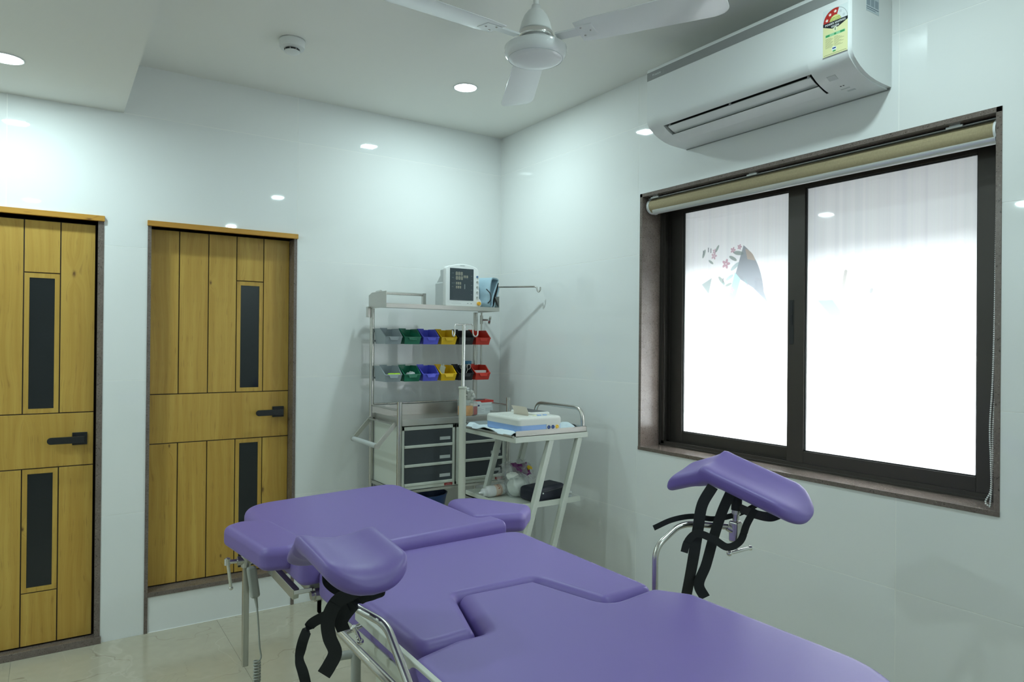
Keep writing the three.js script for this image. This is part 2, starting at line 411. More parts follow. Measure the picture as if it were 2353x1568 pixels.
// ---------------------------------------------------------------- doors
// columns of boards 0.13 m wide; glazed strips in the fourth column; y: bottom, lower glazed part, middle rail, upper glazed part, top
function door(n, label, right, z, ys, hole, sill) {
  const d = structure(`door_${n}`, label, 'door');
  d.position.set((hole[0] + hole[1]) / 2, 0, 0);
  const left = right - 0.65, c = [0, 1, 2, 3, 4, 5].map(k => left + 0.13 * k), g = 0.0022;
  const [yb, yl, m0, m1, yu, yt] = ys;
  part(d, 'door_core', box(left, right, yb, yt, z - 0.04, z - 0.005), M.groove);
  const plank = (a, b, y0, y1, turn) => part(d, 'plank', metric(box(a + g, b - g, y0 + g, y1 - g, z - 0.006, z, 0.0012), rnd() * 0.8, rnd() * 1.6, turn), M.oak);
  for (let k = 0; k < 5; k++) {
    if (k !== 3) { plank(c[k], c[k + 1], yb, m0); plank(c[k], c[k + 1], m1, yt); continue; }
    if (yl > yb) plank(c[k], c[k + 1], yb, yl);
    plank(c[k], c[k + 1], yu, yt);
    for (const [y0, y1] of [[yl, m0], [m1, yu]]) {                 // board with a glazed strip let into it
      const in0 = 0.02, out = minus([c[k] + g, c[k + 1] - g, y0 + g, y1 - g], [[c[k] + in0, c[k + 1] - in0, y0 + 0.022, y1 - 0.022]]);
      const ou = rnd() * 0.8, ov = rnd() * 1.6;
      const pl = part(d, 'plank', metric(merge(out.map(([a, b, e, f]) => box(a, b, e, f, z - 0.006, z))), ou, ov), M.oak);
      part(pl, 'glass_strip', box(c[k] + in0, c[k + 1] - in0, y0 + 0.022, y1 - 0.022, z - 0.0058, z - 0.003), M.blackGlass, 'black glass strip');
    }
  }
  plank(left, right, m0, m1);
  // lever handle on a square rose
  const hx = right - 0.053, hy = (m0 + m1) / 2 + (n === 1 ? 0.002 : 0.011);
  const hd = sub(d, 'handle', [hx - d.position.x, hy, z], 'black square lever handle');
  part(hd, 'rose', box(hx - 0.028, hx + 0.028, hy - 0.027, hy + 0.027, z, z + 0.009, 0.001), M.blackMetal);
  const s = new THREE.Shape();
  s.moveTo(0.014, -0.013); s.lineTo(0.014, 0.013); s.lineTo(-0.105, 0.013); s.absarc(-0.105, 0, 0.013, Math.PI / 2, Math.PI * 1.5, false); s.lineTo(0.014, -0.013);
  const lv = new THREE.ExtrudeGeometry(s, { depth: 0.008, bevelEnabled: true, bevelSize: 0.0015, bevelThickness: 0.0015, bevelSegments: 2, curveSegments: 10 });
  lv.translate(hx, hy, z + 0.045);
  part(hd, 'lever', merge([lv, box(hx - 0.012, hx + 0.012, hy - 0.012, hy + 0.012, z + 0.006, z + 0.047)]), M.blackMetal);
  // granite jambs, threshold and the wooden head strip
  const [a, b] = hole, jw = n === 1 ? 0.022 : 0.015;
  part(d, 'jamb', metric(box(a, a + jw, 0, hole[3], -0.15, 0.003)), M.granite, 'brown granite jamb');
  part(d, 'jamb', metric(box(b - jw, b, 0, hole[3], -0.15, 0.003)), M.granite, 'brown granite jamb');
  part(d, 'jamb_back', box(a, b, 0, hole[3] + 0.02, -0.19, -0.15), M.groove);
  part(d, 'head_strip', metric(box(a - 0.002, b + 0.002, hole[3], hole[3] + 0.024, -0.15, 0.016, 0.0015), rnd(), rnd(), true), M.lintel, 'orange-brown wooden head strip');
  if (sill > 0.1) {
    part(d, 'threshold', metric(box(a + jw, b - jw, sill - 0.02, sill, -0.15, 0.002, 0.001)), M.granite, 'brown granite threshold');
    part(d, 'step_tile', box(a + jw, b - jw, 0, sill - 0.02, -0.15, -0.004), M.tiles[0], 'pale glossy tile below the threshold');
  } else part(d, 'threshold', metric(box(a, b + 0.004, 0, sill, -0.15, 0.012, 0.001)), M.granite, 'brown granite threshold');
}
door(1, 'honey oak plank door with dark glass strips, standing at floor level', -2.112, -0.03, [0.035, 0.26, 0.787, 1.02, 1.623, 1.848], D1, 0.03);
door(2, 'honey oak plank door set back above a granite step', -1.247, -0.08, [0.186, 0.186, 0.851, 1.084, 1.639, 1.861], D2, 0.183);

// ---------------------------------------------------------------- window
const win = structure('window_1', 'dark bronze sliding window with frosted printed panes', 'window');
win.position.set(0, 0.853, 1.936);
const [wz0, wz1, wy0, wy1] = WIN, ST = 0.016;
part(win, 'jamb_stone', metric(box(-0.002, 0.21, wy0, wy1, wz0, wz0 + ST, 0.001)), M.granite, 'polished brown granite lining');
part(win, 'jamb_stone', metric(box(-0.002, 0.21, wy0, wy1, wz1 - ST, wz1, 0.001)), M.granite, 'polished brown granite lining');
part(win, 'head_stone', metric(box(-0.002, 0.21, wy1 - ST, wy1, wz0, wz1, 0.001)), M.granite, 'polished brown granite lining');
part(win, 'sill_stone', metric(box(-0.004, 0.21, wy0, wy0 + ST, wz0, wz1, 0.001)), M.granite, 'polished brown granite sill');
{
  const a = wz0 + ST, b = wz1 - ST, c = wy0 + ST, d = wy1 - ST;
  // fixed frame with its tracks
  part(win, 'outer_frame', merge([
    box(0.115, 0.205, c, d, a, a + 0.012, 0.001), box(0.115, 0.205, c, d, b - 0.012, b, 0.001), box(0.115, 0.205, d - 0.02, d, a, b, 0.001), box(0.115, 0.205, c, c + 0.008, a, b, 0.001),
    ...[0.118, 0.1545, 0.192].flatMap(x => [box(x, x + 0.003, c, c + 0.022, a, b), box(x, x + 0.003, c, d, a, a + 0.03), box(x, x + 0.003, c, d, b - 0.02, b), box(x, x + 0.003, d - 0.045, d, a, b)]),
  ]), M.bronze);
  const printL = canvasTex(512, 900, (g, w, h) => filmPrint(g, w, h, 0)), printR = canvasTex(560, 900, (g, w, h) => filmPrint(g, w, h, 1));
  const sash = (z0, z1, y0, y1, x0, sl, sr, st, sb, tex) => {
    const s = sub(win, 'sash', [x0 - win.position.x, y0 - win.position.y, (z0 + z1) / 2 - win.position.z]);
    const T = 0.027;
    part(s, 'stile', box(x0, x0 + T, y0, y1, z0, z0 + sl, 0.0015), M.bronze);
    part(s, 'stile', box(x0, x0 + T, y0, y1, z1 - sr, z1, 0.0015), M.bronze);
    part(s, 'rail', box(x0 + 0.0005, x0 + T, y1 - st, y1, z0 + sl, z1 - sr, 0.001), M.bronze);
    part(s, 'rail', box(x0 + 0.0005, x0 + T, y0, y0 + sb, z0 + sl, z1 - sr, 0.001), M.bronze);
    const [ga, gb, gc, gd] = [z0 + sl, z1 - sr, y0 + sb, y1 - st], e = 0.004;
    part(s, 'glazing_bead', merge([box(x0 + 0.006, x0 + 0.02, gc, gd, ga, ga + e), box(x0 + 0.006, x0 + 0.02, gc, gd, gb - e, gb), box(x0 + 0.006, x0 + 0.02, gd - e, gd, ga, gb), box(x0 + 0.006, x0 + 0.02, gc, gc + e, ga, gb)]), M.gasket);
    const pane = new THREE.PlaneGeometry(gb - ga, gd - gc); pane.rotateY(-Math.PI / 2); pane.translate(x0 + 0.011, (gc + gd) / 2, (ga + gb) / 2);
    part(s, 'pane', pane, M.glass, 'clear glass pane');
    const film = new THREE.PlaneGeometry(gb - ga, gd - gc); film.rotateY(-Math.PI / 2); film.translate(x0 + 0.0135, (gc + gd) / 2, (ga + gb) / 2);
    part(s, 'film', film, new THREE.MeshPhysicalMaterial({ color: 0xffffff, map: tex, roughness: 1, transmission: 0.8, thickness: 0 }), 'frosted film printed with pictures of babies');
    return s;
  };
  sash(a + 0.016, 1.93, c + 0.006, d - 0.02, 0.162, 0.082, 0.045, 0.047, 0.062, printL);
  const s2 = sash(1.892, b - 0.006, c + 0.006, d - 0.02, 0.124, 0.072, 0.092, 0.055, 0.062, printR);
  const latch = part(s2, 'latch', box(0.1225, 0.125, 1.346, 1.519, 1.9, 1.92, 0.001), M.gasket, 'black flush sliding latch');
  part(latch, 'latch_slider', box(0.1205, 0.123, 1.42, 1.462, 1.905, 1.915, 0.0008), M.blackMetal);
  part(latch, 'latch_recess', box(0.1215, 0.123, 1.466, 1.51, 1.905, 1.915, 0.0005), M.black);
}
// the print on the frosted film; all marks keep their own colours, the film itself is white
function filmPrint(g, w, h, which) {
  g.fillStyle = '#f6f7f8'; g.fillRect(0, 0, w, h);
  for (let i = 0; i < 150; i++) { g.fillStyle = `rgba(${rnd() < 0.6 ? '205,209,216' : '255,255,255'},${0.03 + 0.07 * rnd()})`; g.fillRect(rnd() * w, 0, 2 + rnd() * 26, h); }
  const X = u => u * w, Y = v => v * h;
  const path = (pts, fill, stroke, lw) => { g.beginPath(); pts.forEach((p, i) => p.length === 2 ? (i ? g.lineTo(X(p[0]), Y(p[1])) : g.moveTo(X(p[0]), Y(p[1]))) : g.quadraticCurveTo(X(p[0]), Y(p[1]), X(p[2]), Y(p[3]))); if (fill) { g.fillStyle = fill; g.fill(); } if (stroke) { g.strokeStyle = stroke; g.lineWidth = lw; g.lineCap = 'round'; g.stroke(); } };
  const flower = (u, v, r, col) => { for (let k = 0; k < 5; k++) { g.beginPath(); g.ellipse(X(u) + Math.cos(k * 1.257) * r, Y(v) + Math.sin(k * 1.257) * r, r * 0.8, r * 0.5, k * 1.257, 0, 7); g.fillStyle = col; g.fill(); } };
  const leaf = (u, v, r, a, col) => { g.beginPath(); g.ellipse(X(u), Y(v), r, r * 0.32, a, 0, 7); g.fillStyle = col; g.fill(); };
  if (which === 0) {                                               // baby with a flowered headband
    path([[0.575, 0.185], [0.73, 0.25, 0.755, 0.385], [0.79, 0.43], [0.66, 0.365], [0.50, 0.31]], '#5d656f');
    path([[0.59, 0.20], [0.66, 0.215, 0.68, 0.255], [0.61, 0.245]], '#8d7a66');
    path([[0.35, 0.475], [0.44, 0.465], [0.66, 0.55], [0.50, 0.57, 0.32, 0.625], [0.39, 0.55]], '#6f7580');
    path([[0.36, 0.48], [0.44, 0.47], [0.42, 0.55], [0.39, 0.55]], '#84706f');
    path([[0.61, 0.56], [0.72, 0.545], [0.72, 0.57]], '#747b84');
    path([[0.18, 0.335], [0.28, 0.31], [0.25, 0.38]], '#6d7b7b');
    path([[0.50, 0.295], [0.55, 0.325], [0.47, 0.465], [0.41, 0.455]], '#7fb0b4');
    path([[0.56, 0.35], [0.66, 0.37], [0.72, 0.42], [0.70, 0.50, 0.62, 0.525], [0.52, 0.49], [0.50, 0.44]], 'rgba(238,240,242,1)');
    for (const [u, v, r] of [[0.415, 0.255, 11], [0.30, 0.215, 8], [0.48, 0.20, 7], [0.60, 0.375, 14], [0.635, 0.435, 13], [0.53, 0.445, 14], [0.55, 0.405, 8], [0.47, 0.37, 7], [0.305, 0.195, 6], [0.54, 0.19, 6], [0.58, 0.47, 7]]) flower(u, v, r, ['rgba(150,72,98,0.75)', 'rgba(172,110,132,0.8)'][Math.floor(rnd() * 2)]);
    for (const [u, v, r, a] of [[0.53, 0.215, 24, 0.2], [0.48, 0.235, 20, 0.5], [0.50, 0.27, 24, -0.6], [0.45, 0.315, 20, -0.5], [0.375, 0.325, 22, 0.8], [0.395, 0.345, 14, 1.2], [0.20, 0.20, 18, -1.2], [0.27, 0.24, 14, 0.6], [0.33, 0.185, 16, -1], [0.60, 0.34, 14, 1], [0.44, 0.345, 16, -0.3]]) leaf(u, v, r, a, rnd() < 0.5 ? 'rgba(60,82,72,0.75)' : 'rgba(88,128,130,0.6)');
    g.fillStyle = '#343c44'; for (const [u, v] of [[0.24, 0.175], [0.265, 0.18], [0.19, 0.185], [0.385, 0.315]]) g.fillRect(X(u), Y(v), 4, 18);
    path([[0.74, 0.665], [0.72, 0.70, 0.745, 0.735]], null, '#75757c', 4);
    path([[0.42, 0.925], [0.52, 0.915, 0.63, 0.925], [0.58, 0.955, 0.50, 0.95]], '#80686f');
    path([[0.45, 0.965], [0.58, 0.975, 0.68, 0.955]], null, '#6f7278', 4);
    path([[0.50, 0.865], [0.56, 0.862, 0.60, 0.868]], null, '#7c7c80', 3);
  } else {                                                         // sleeping baby's face over an arm
    path([[0.08, 0.43], [0.18, 0.43], [0.27, 0.50], [0.16, 0.485]], '#5a6870');
    path([[0.23, 0.50], [0.34, 0.60, 0.42, 0.613], [0.50, 0.60, 0.585, 0.625]], null, '#5f686c', 6);
    path([[0.265, 0.33], [0.235, 0.42, 0.245, 0.50]], null, '#807d76', 12);
    path([[0.29, 0.44], [0.34, 0.447, 0.37, 0.446]], null, '#626262', 4);
    g.fillStyle = '#666666'; g.beginPath(); g.ellipse(X(0.425), Y(0.405), 6, 9, 0.4, 0, 7); g.fill();
    path([[0.455, 0.46], [0.435, 0.50, 0.455, 0.51], [0.475, 0.51, 0.49, 0.50]], null, '#606060', 5);
    path([[0.44, 0.57], [0.485, 0.555, 0.54, 0.547]], null, '#84585e', 4);
    path([[0.48, 0.612], [0.54, 0.63, 0.605, 0.565], [0.585, 0.63], [0.56, 0.68], [0.545, 0.62], [0.51, 0.635]], '#646b72');
    path([[0.145, 0.575], [0.28, 0.605, 0.355, 0.665], [0.48, 0.84, 0.66, 0.92]], null, '#565e63', 6);
    path([[0.10, 0.54], [0.18, 0.555, 0.25, 0.55]], null, '#6e767a', 4);
    path([[0.74, 0.905], [0.80, 0.92, 0.86, 0.865]], null, '#7b8181', 5);
  }
  g.fillStyle = 'rgba(246,247,248,0.4)'; g.fillRect(0, 0, w, h);                     // the print is pale
}
// outside: the concrete sunshade over the window and the yard below it
const shade = structure('trim_1', 'dark concrete sunshade with a drop edge outside above the window', 'sunshade');
part(shade, 'shade_slab', box(0.22, 1.42, 2.06, 2.16, -9, 13), std([0.06, 0.06, 0.06], 0.9));
part(shade, 'drop_edge', box(1.4, 1.44, 1.67, 2.16, -9, 13), std([0.06, 0.06, 0.06], 0.9));
const yard = structure('trim_2', 'dark asphalt yard outside the window', 'yard');
part(yard, 'yard_slab', box(0.25, 60, -0.6, -0.5, -60, 60), std([0.012, 0.012, 0.012], 0.9));

// ---------------------------------------------------------------- ceiling lights
function downlight(label, x, y, z, power = 1) {
  const d = thing('ceiling_downlight', label, 'downlight', [x, y, z], { group: 'round recessed ceiling lights' });
  part(d, 'ring', new THREE.TorusGeometry(0.056, 0.0035, 10, 48).rotateX(Math.PI / 2).translate(x, y - 0.001, z), M.whiteGloss);
  const disc = new THREE.CylinderGeometry(0.054, 0.054, 0.003, 48).translate(x, y - 0.0015, z);
  part(d, 'diffuser', disc, new THREE.MeshStandardMaterial({ color: 0xffffff, emissive: LAMP_COLOR, emissiveIntensity: GLOW }), 'glowing white diffuser');
  const l = new THREE.RectAreaLight(LAMP_COLOR, LAMP * power, 0.076, 0.076);
  l.position.set(0, -0.0045, 0); l.rotation.x = -Math.PI / 2;
  d.add(l);
}
downlight('round recessed downlight glowing in the main ceiling beside the fan', -0.605, CEIL, 0.615, 1);
downlight('round recessed downlight glowing in the main ceiling over the air conditioner', -0.655, CEIL, 2.555, 0.8);
downlight('round recessed downlight glowing in the lowered ceiling by the doors', -2.42, SOFFIT, 0.445, 0.85);
downlight('round recessed downlight glowing in the lowered ceiling behind the table', -2.4, SOFFIT, 2.62, 0.1);
downlight('round recessed downlight glowing in the main ceiling at the rear wall', -0.655, CEIL, 4.4, 1.5);
downlight('round recessed downlight glowing in the lowered ceiling near the side wall', -3.4, SOFFIT, 1.5, 1.6);

// ---------------------------------------------------------------- smoke detector
{
  const [x, z] = [-1.455, 0.66];
  const d = thing('smoke_detector', 'small white round smoke detector on the main ceiling', 'smoke detector', [x, CEIL, z]);
  part(d, 'base', lathe([[0, 0], [0.052, 0], [0.052, -0.006], [0.05, -0.03], [0.047, -0.036], [0, -0.036]].reverse()).translate(x, CEIL, z), M.white);
  const head = part(d, 'chamber', lathe([[0, -0.056], [0.022, -0.055], [0.03, -0.05], [0.031, -0.048], [0.029, -0.036], [0, -0.036]]).translate(x, CEIL, z), M.white);
  for (let k = 0; k < 8; k++) {
    const a = k * Math.PI / 4 + 0.25, s = new THREE.CylinderGeometry(0.0314, 0.0302, 0.009, 8, 1, true, a + 0.06, Math.PI / 4 - 0.12).translate(x, CEIL - 0.0435, z);
    part(head, 'vent', s, M.black, 'black air slot');
  }
}

// ---------------------------------------------------------------- ceiling fan
{
  const hub = onY(1230.5, 119, 2.285), hx = hub.x, hz = hub.z, hy = 2.285;
  const d = thing('ceiling_fan', 'white three-blade ceiling fan with a chrome band', 'ceiling fan', [hx, hy, hz]);
  const at = (g) => g.translate(hx, hy, hz);
  part(d, 'motor_housing', at(lathe([[0, -0.036], [0.04, -0.0355], [0.07, -0.032], [0.086, -0.0255], [0.096, -0.014], [0.1005, -0.002], [0.1, 0.009], [0.1008, 0.0095], [0.1008, 0.0115], [0.099, 0.0125], [0.094, 0.016], [0.075, 0.021], [0.05, 0.024], [0.05, 0.046], [0, 0.046]], 64)), M.whiteGloss);
  part(d, 'cover_ring', at(new THREE.TorusGeometry(0.0878, 0.0007, 6, 64).rotateX(Math.PI / 2).translate(0, -0.0245, 0)), M.lightGrey);
  part(d, 'chrome_band', at(lathe([[0.05, 0.043], [0.0595, 0.044], [0.055, 0.06], [0.05, 0.06]], 48)), M.chrome, 'polished chrome band');
  part(d, 'canopy', at(lathe([[0.0, 0.059], [0.0535, 0.0595], [0.0525, 0.068], [0.047, 0.092], [0.038, 0.114], [0.026, 0.13], [0.0155, 0.138], [0.0135, 0.15], [0, 0.15]], 48)), M.white);
  part(d, 'down_rod', rod(V(hx, hy + 0.14, hz), V(hx, CEIL - 0.03, hz), 0.0095), M.white);
  part(d, 'ceiling_cup', at(lathe([[0, 0.20], [0.02, 0.2], [0.045, 0.255], [0.055, CEIL - hy], [0, CEIL - hy]], 40)), M.white);
  for (const deg of [62, -62, 178]) {
    const a = deg * Math.PI / 180, b = sub(d, 'blade', [0, 0.034, 0]);
    b.rotation.order = 'YXZ'; b.rotation.y = -a; b.rotation.x = -0.17;
    const s = new THREE.Shape();
    s.moveTo(0.15, -0.048); s.lineTo(0.15, 0.048); s.lineTo(0.2, 0.056); s.lineTo(0.55, 0.066); s.quadraticCurveTo(0.6, 0.064, 0.602, 0.03); s.lineTo(0.602, -0.03); s.quadraticCurveTo(0.6, -0.064, 0.55, -0.066); s.lineTo(0.2, -0.056); s.closePath();
    const g = new THREE.ExtrudeGeometry(s, { depth: 0.0012, bevelEnabled: true, bevelSize: 0.001, bevelThickness: 0.0006, bevelSegments: 2, curveSegments: 8 });
    g.rotateX(Math.PI / 2);
    loc(b, 'blade_sheet', toCreasedNormals(g, 0.6), M.whiteGloss);
    loc(b, 'blade_bracket', merge([box(0.075, 0.19, -0.002, 0.004, -0.018, 0.018, 0.001), box(0.15, 0.205, -0.0035, 0.003, -0.032, 0.032, 0.001)]), M.whiteGloss);
    for (const [u, v] of [[0.166, -0.02], [0.166, 0.02], [0.192, 0]]) loc(b, 'screw', new THREE.SphereGeometry(0.0042, 10, 8).scale(1, 0.6, 1).translate(u, -0.0035, v), M.steel);
  }
}

// ---------------------------------------------------------------- air conditioner
{
  const z0 = 1.478, z1 = 2.354, yT = 2.476, yB = 2.182, F = -0.236;
  const d = thing('air_conditioner', 'white wall-mounted split air conditioner above the window', 'air conditioner', [0, yB, (z0 + z1) / 2]);
  const arc = (cx, cy, r, a0, a1, n) => Array.from({ length: n + 1 }, (_, i) => { const a = a0 + (a1 - a0) * i / n; return [cx + r * Math.cos(a), cy + r * Math.sin(a)]; });
  const lower = [[F, 2.28], [F + 0.001, 2.262], [F + 0.005, 2.247], [F + 0.014, 2.235], [F + 0.03, 2.223], [F + 0.05, 2.211], [F + 0.075, 2.2], [F + 0.105, 2.191], [F + 0.14, 2.1855], [F + 0.18, 2.183], [-0.001, yB]];
  const head = [[-0.001, yT], ...arc(F + 0.016, yT - 0.016, 0.016, Math.PI / 2, Math.PI, 5)];
  const full = [...head, ...lower];
  // the middle of the body carries the air outlet
  const notch = [...head, ...lower.slice(0, 4), [F + 0.022, 2.2285], [F + 0.05, 2.246], [F + 0.1, 2.236], [F + 0.122, 2.1878], ...lower.slice(8)];
  const oz0 = z0 + 0.072, oz1 = 2.206;
  part(d, 'body', merge([sweepZ(full, z0, oz0, 0.4), sweepZ(notch, oz0, oz1, 0.4), sweepZ(full, oz1, z1 - 0.012, 0.4)]), M.acWhite);
  // side cover, a little smaller at the rim
  const shrink = full.map(([x, y]) => [x < -0.01 ? x + 0.0045 * (x / F) : x, y + (2.34 - y) * 0.03]);
  part(d, 'side_cover', sweepZ(shrink, z1 - 0.0125, z1, 0.4), M.acWhite);
  part(d, 'panel_seam', box(F + 0.012, F + 0.0135, 2.26, 2.46, z1 - 0.013, z1 - 0.0115), M.lightGrey);
  const outlet = sub(d, 'outlet', [F + 0.07, 2.21 - yB, 0], 'dark air outlet with white vanes');
  part(outlet, 'outlet_lining', sweepZ([[F + 0.022, 2.2283], [F + 0.05, 2.2458], [F + 0.1, 2.2358], [F + 0.122, 2.1876], [F + 0.119, 2.1878], [F + 0.098, 2.2335], [F + 0.051, 2.2435], [F + 0.0235, 2.2275]].reverse(), oz0 + 0.0005, oz1 - 0.0005), M.black);
  const vane = (pts, a, b) => part(outlet, 'vane', sweepZ(pts, a, b), M.acWhite);
  vane([[F + 0.036, 2.2245], [F + 0.06, 2.212], [F + 0.078, 2.2055], [F + 0.079, 2.2075], [F + 0.061, 2.2145], [F + 0.037, 2.227]], oz0 + 0.012, oz1 - 0.012);
  vane([[F + 0.07, 2.198], [F + 0.095, 2.1885], [F + 0.12, 2.1825], [F + 0.1205, 2.1845], [F + 0.096, 2.191], [F + 0.071, 2.2005]], oz0 + 0.006, oz1 - 0.004);
  for (const z of [oz0 + 0.02, (oz0 + oz1) / 2 - 0.01, oz1 - 0.02]) part(outlet, 'vane_hinge', box(F + 0.034, F + 0.042, 2.222, 2.236, z - 0.003, z + 0.003, 0.001), M.acWhite);
  // grey trim along the top of the front, with the maker's lettering at its end
  part(d, 'grey_trim', box(F - 0.0012, F + 0.003, 2.424, 2.457, z0 + 0.001, z1 - 0.02), M.acGrey, 'grey trim strip');
  const stick = (name, tex, w, h, m, label, rough = 0.5) => { const g = new THREE.BoxGeometry(w, h, 0.0004); g.applyMatrix4(m); return part(d, name, g, [0, 1, 2, 3, 4, 5].map(k => k === 4 ? new THREE.MeshStandardMaterial({ map: tex, roughness: rough }) : M.white), label); };
  const face = (x, y, z) => new THREE.Matrix4().makeBasis(V(0, 0, 1), V(0, 1, 0), V(-1, 0, 0)).setPosition(x, y, z);
  stick('lettering', canvasTex(256, 64, (g, w, h) => { g.fillStyle = '#8d8f8e'; g.fillRect(0, 0, w, h); g.fillStyle = '#c9cccd'; g.beginPath(); g.moveTo(10, 12); g.lineTo(44, 12); g.lineTo(22, 54); g.closePath(); g.fill(); g.font = 'italic bold 42px sans-serif'; g.fillText('DAIKIN', 50, 48); }), 0.062, 0.0155, face(F - 0.0014, 2.4405, z0 + 0.06), 'pale maker lettering');
  const guide = canvasTex(256, 460, (g, w, h) => {
    g.clearRect(0, 0, w, h); g.fillStyle = '#dcdba6'; g.fillRect(0, 0, w, h);
    g.fillStyle = '#d7dfdf'; g.fillRect(0, 0, w, 128);
    const star = (x, y, r, c) => { g.fillStyle = c; g.beginPath(); for (let k = 0; k < 10; k++) { const a = -Math.PI / 2 + k * Math.PI / 5, q = k % 2 ? r * 0.45 : r; g.lineTo(x + q * Math.cos(a), y + q * Math.sin(a)); } g.fill(); };
    g.fillStyle = '#d9dee0'; g.beginPath(); g.arc(128, 132, 124, Math.PI, 0); g.fill();
    g.strokeStyle = '#8f9698'; g.lineWidth = 4; g.stroke();
    g.fillStyle = '#b5261e'; g.beginPath(); g.moveTo(128, 132); g.arc(128, 132, 124, Math.PI, Math.PI * 1.6); g.closePath(); g.fill();
    for (const [i, c] of [[0, '#f2ece0'], [1, '#f2ece0'], [2, '#f2ece0'], [3, '#c3c9cc'], [4, '#c3c9cc']]) { const a = Math.PI * (1.1 + 0.2 * i); star(128 + 92 * Math.cos(a), 132 + 92 * Math.sin(a), 20, c); }
    g.fillStyle = '#d9d98e'; g.beginPath(); g.arc(128, 132, 58, Math.PI, 0); g.fill();
    g.fillStyle = '#7d9a3a'; g.font = 'bold 17px sans-serif'; g.textAlign = 'center'; g.fillText('MORE STARS', 128, 108); g.fillText('MORE SAVINGS', 128, 126);
    g.fillStyle = '#10171c'; g.beginPath(); g.moveTo(0, 130); g.lineTo(256, 130); g.lineTo(256, 158); g.lineTo(160, 200); g.lineTo(96, 200); g.lineTo(0, 158); g.fill();
    g.fillStyle = '#eef0ee'; g.font = 'bold 27px sans-serif'; g.fillText('POWER SAVINGS', 128, 160); g.fillText('GUIDE', 128, 190);
    g.fillStyle = '#dfe3c2'; g.beginPath(); g.arc(128, 212, 22, 0, 7); g.fill(); g.fillStyle = '#4f5b35'; g.fillRect(124, 198, 8, 28);
    g.fillStyle = '#8fc69a'; g.fillRect(26, 246, 204, 26); g.fillStyle = '#2f8f55'; g.fillRect(30, 250, 40, 18); g.fillRect(180, 250, 44, 18); g.fillRect(118, 250, 20, 18);
    g.fillStyle = '#8a8a63'; for (let k = 0; k < 10; k++) { g.fillRect(26, 286 + k * 10, 60 + 30 * ((k * 37 % 10) / 10), 3); g.fillRect(118, 286 + k * 10, 40 + 70 * ((k * 53 % 10) / 10), 3); }
    g.fillStyle = '#dfe8ee'; g.beginPath(); g.arc(118, 404, 24, 0, 7); g.fill(); g.fillStyle = '#22427c'; g.fillRect(100, 390, 36, 14); g.fillStyle = '#4f9a5d'; g.fillRect(104, 416, 30, 16);
    g.fillStyle = '#8f9068'; g.fillRect(10, 444, 236, 5);
  });
  const gz = onX(1919, 70, F - 0.001), cut = stick('energy_label', guide, 0.082, 0.1475, face(F - 0.0006, gz.y, gz.z), 'yellow energy label with red half-dial and three stars');
  // the sticker on the side cover; its square codes are left blank
  const side = canvasTex(128, 200, (g, w, h) => { g.fillStyle = '#c3ced3'; g.fillRect(0, 0, w, h); g.fillStyle = '#6f7f8e'; for (let k = 0; k < 9; k++) g.fillRect(8, 10 + k * 11, 112 - 20 * (k % 3), 4); g.fillStyle = '#93a2ad'; for (const x of [6, 47, 88]) g.fillRect(x, 118, 34, 46); g.fillStyle = '#5f6f80'; g.fillRect(4, 172, 120, 5); g.fillRect(4, 184, 90, 4); });
  const sp = onZ(2005, -8, z1);
  const sm = new THREE.Matrix4().makeBasis(V(1, 0, 0), V(0, 1, 0), V(0, 0, 1)).setPosition(sp.x, sp.y, z1 + 0.0003);
  stick('side_sticker', side, 0.075, 0.105, sm, 'white paper sticker with grey print');
  // display and marks on the underside at the end of the outlet
  const under = (k, f, z, w, h, mat, name) => { const a = lower[k], b = lower[k + 1], p = [a[0] + (b[0] - a[0]) * f, a[1] + (b[1] - a[1]) * f], t = V(b[0] - a[0], b[1] - a[1], 0).normalize(), n = V(t.y, -t.x, 0).multiplyScalar(1); if (n.y > 0) n.negate(); const g = new THREE.BoxGeometry(h, 0.0008, w); g.applyMatrix4(new THREE.Matrix4().makeBasis(t, n.clone().negate(), V(0, 0, 1).cross(V(0, 0, 0)).add(V(0, 0, 1)))); g.translate(p[0] + n.x * 0.0002, p[1] + n.y * 0.0002, z); part(d, name, g, mat); };
  under(5, 0.3, 2.258, 0.03, 0.022, M.lightGrey, 'display_window');
  for (const z of [2.259, 2.268]) under(7, 0.0, z, 0.005, 0.004, M.darkGrey, 'indicator');
  under(7, 0.6, 2.262, 0.03, 0.006, M.lightGrey, 'button_mark');
  under(8, 0.2, 2.27, 0.026, 0.01, M.lightGrey, 'button_mark');
  part(d, 'wall_plate', box(-0.004, 0, yB - 0.003, yT, z0 + 0.004, z1 - 0.004), M.acGrey);
}

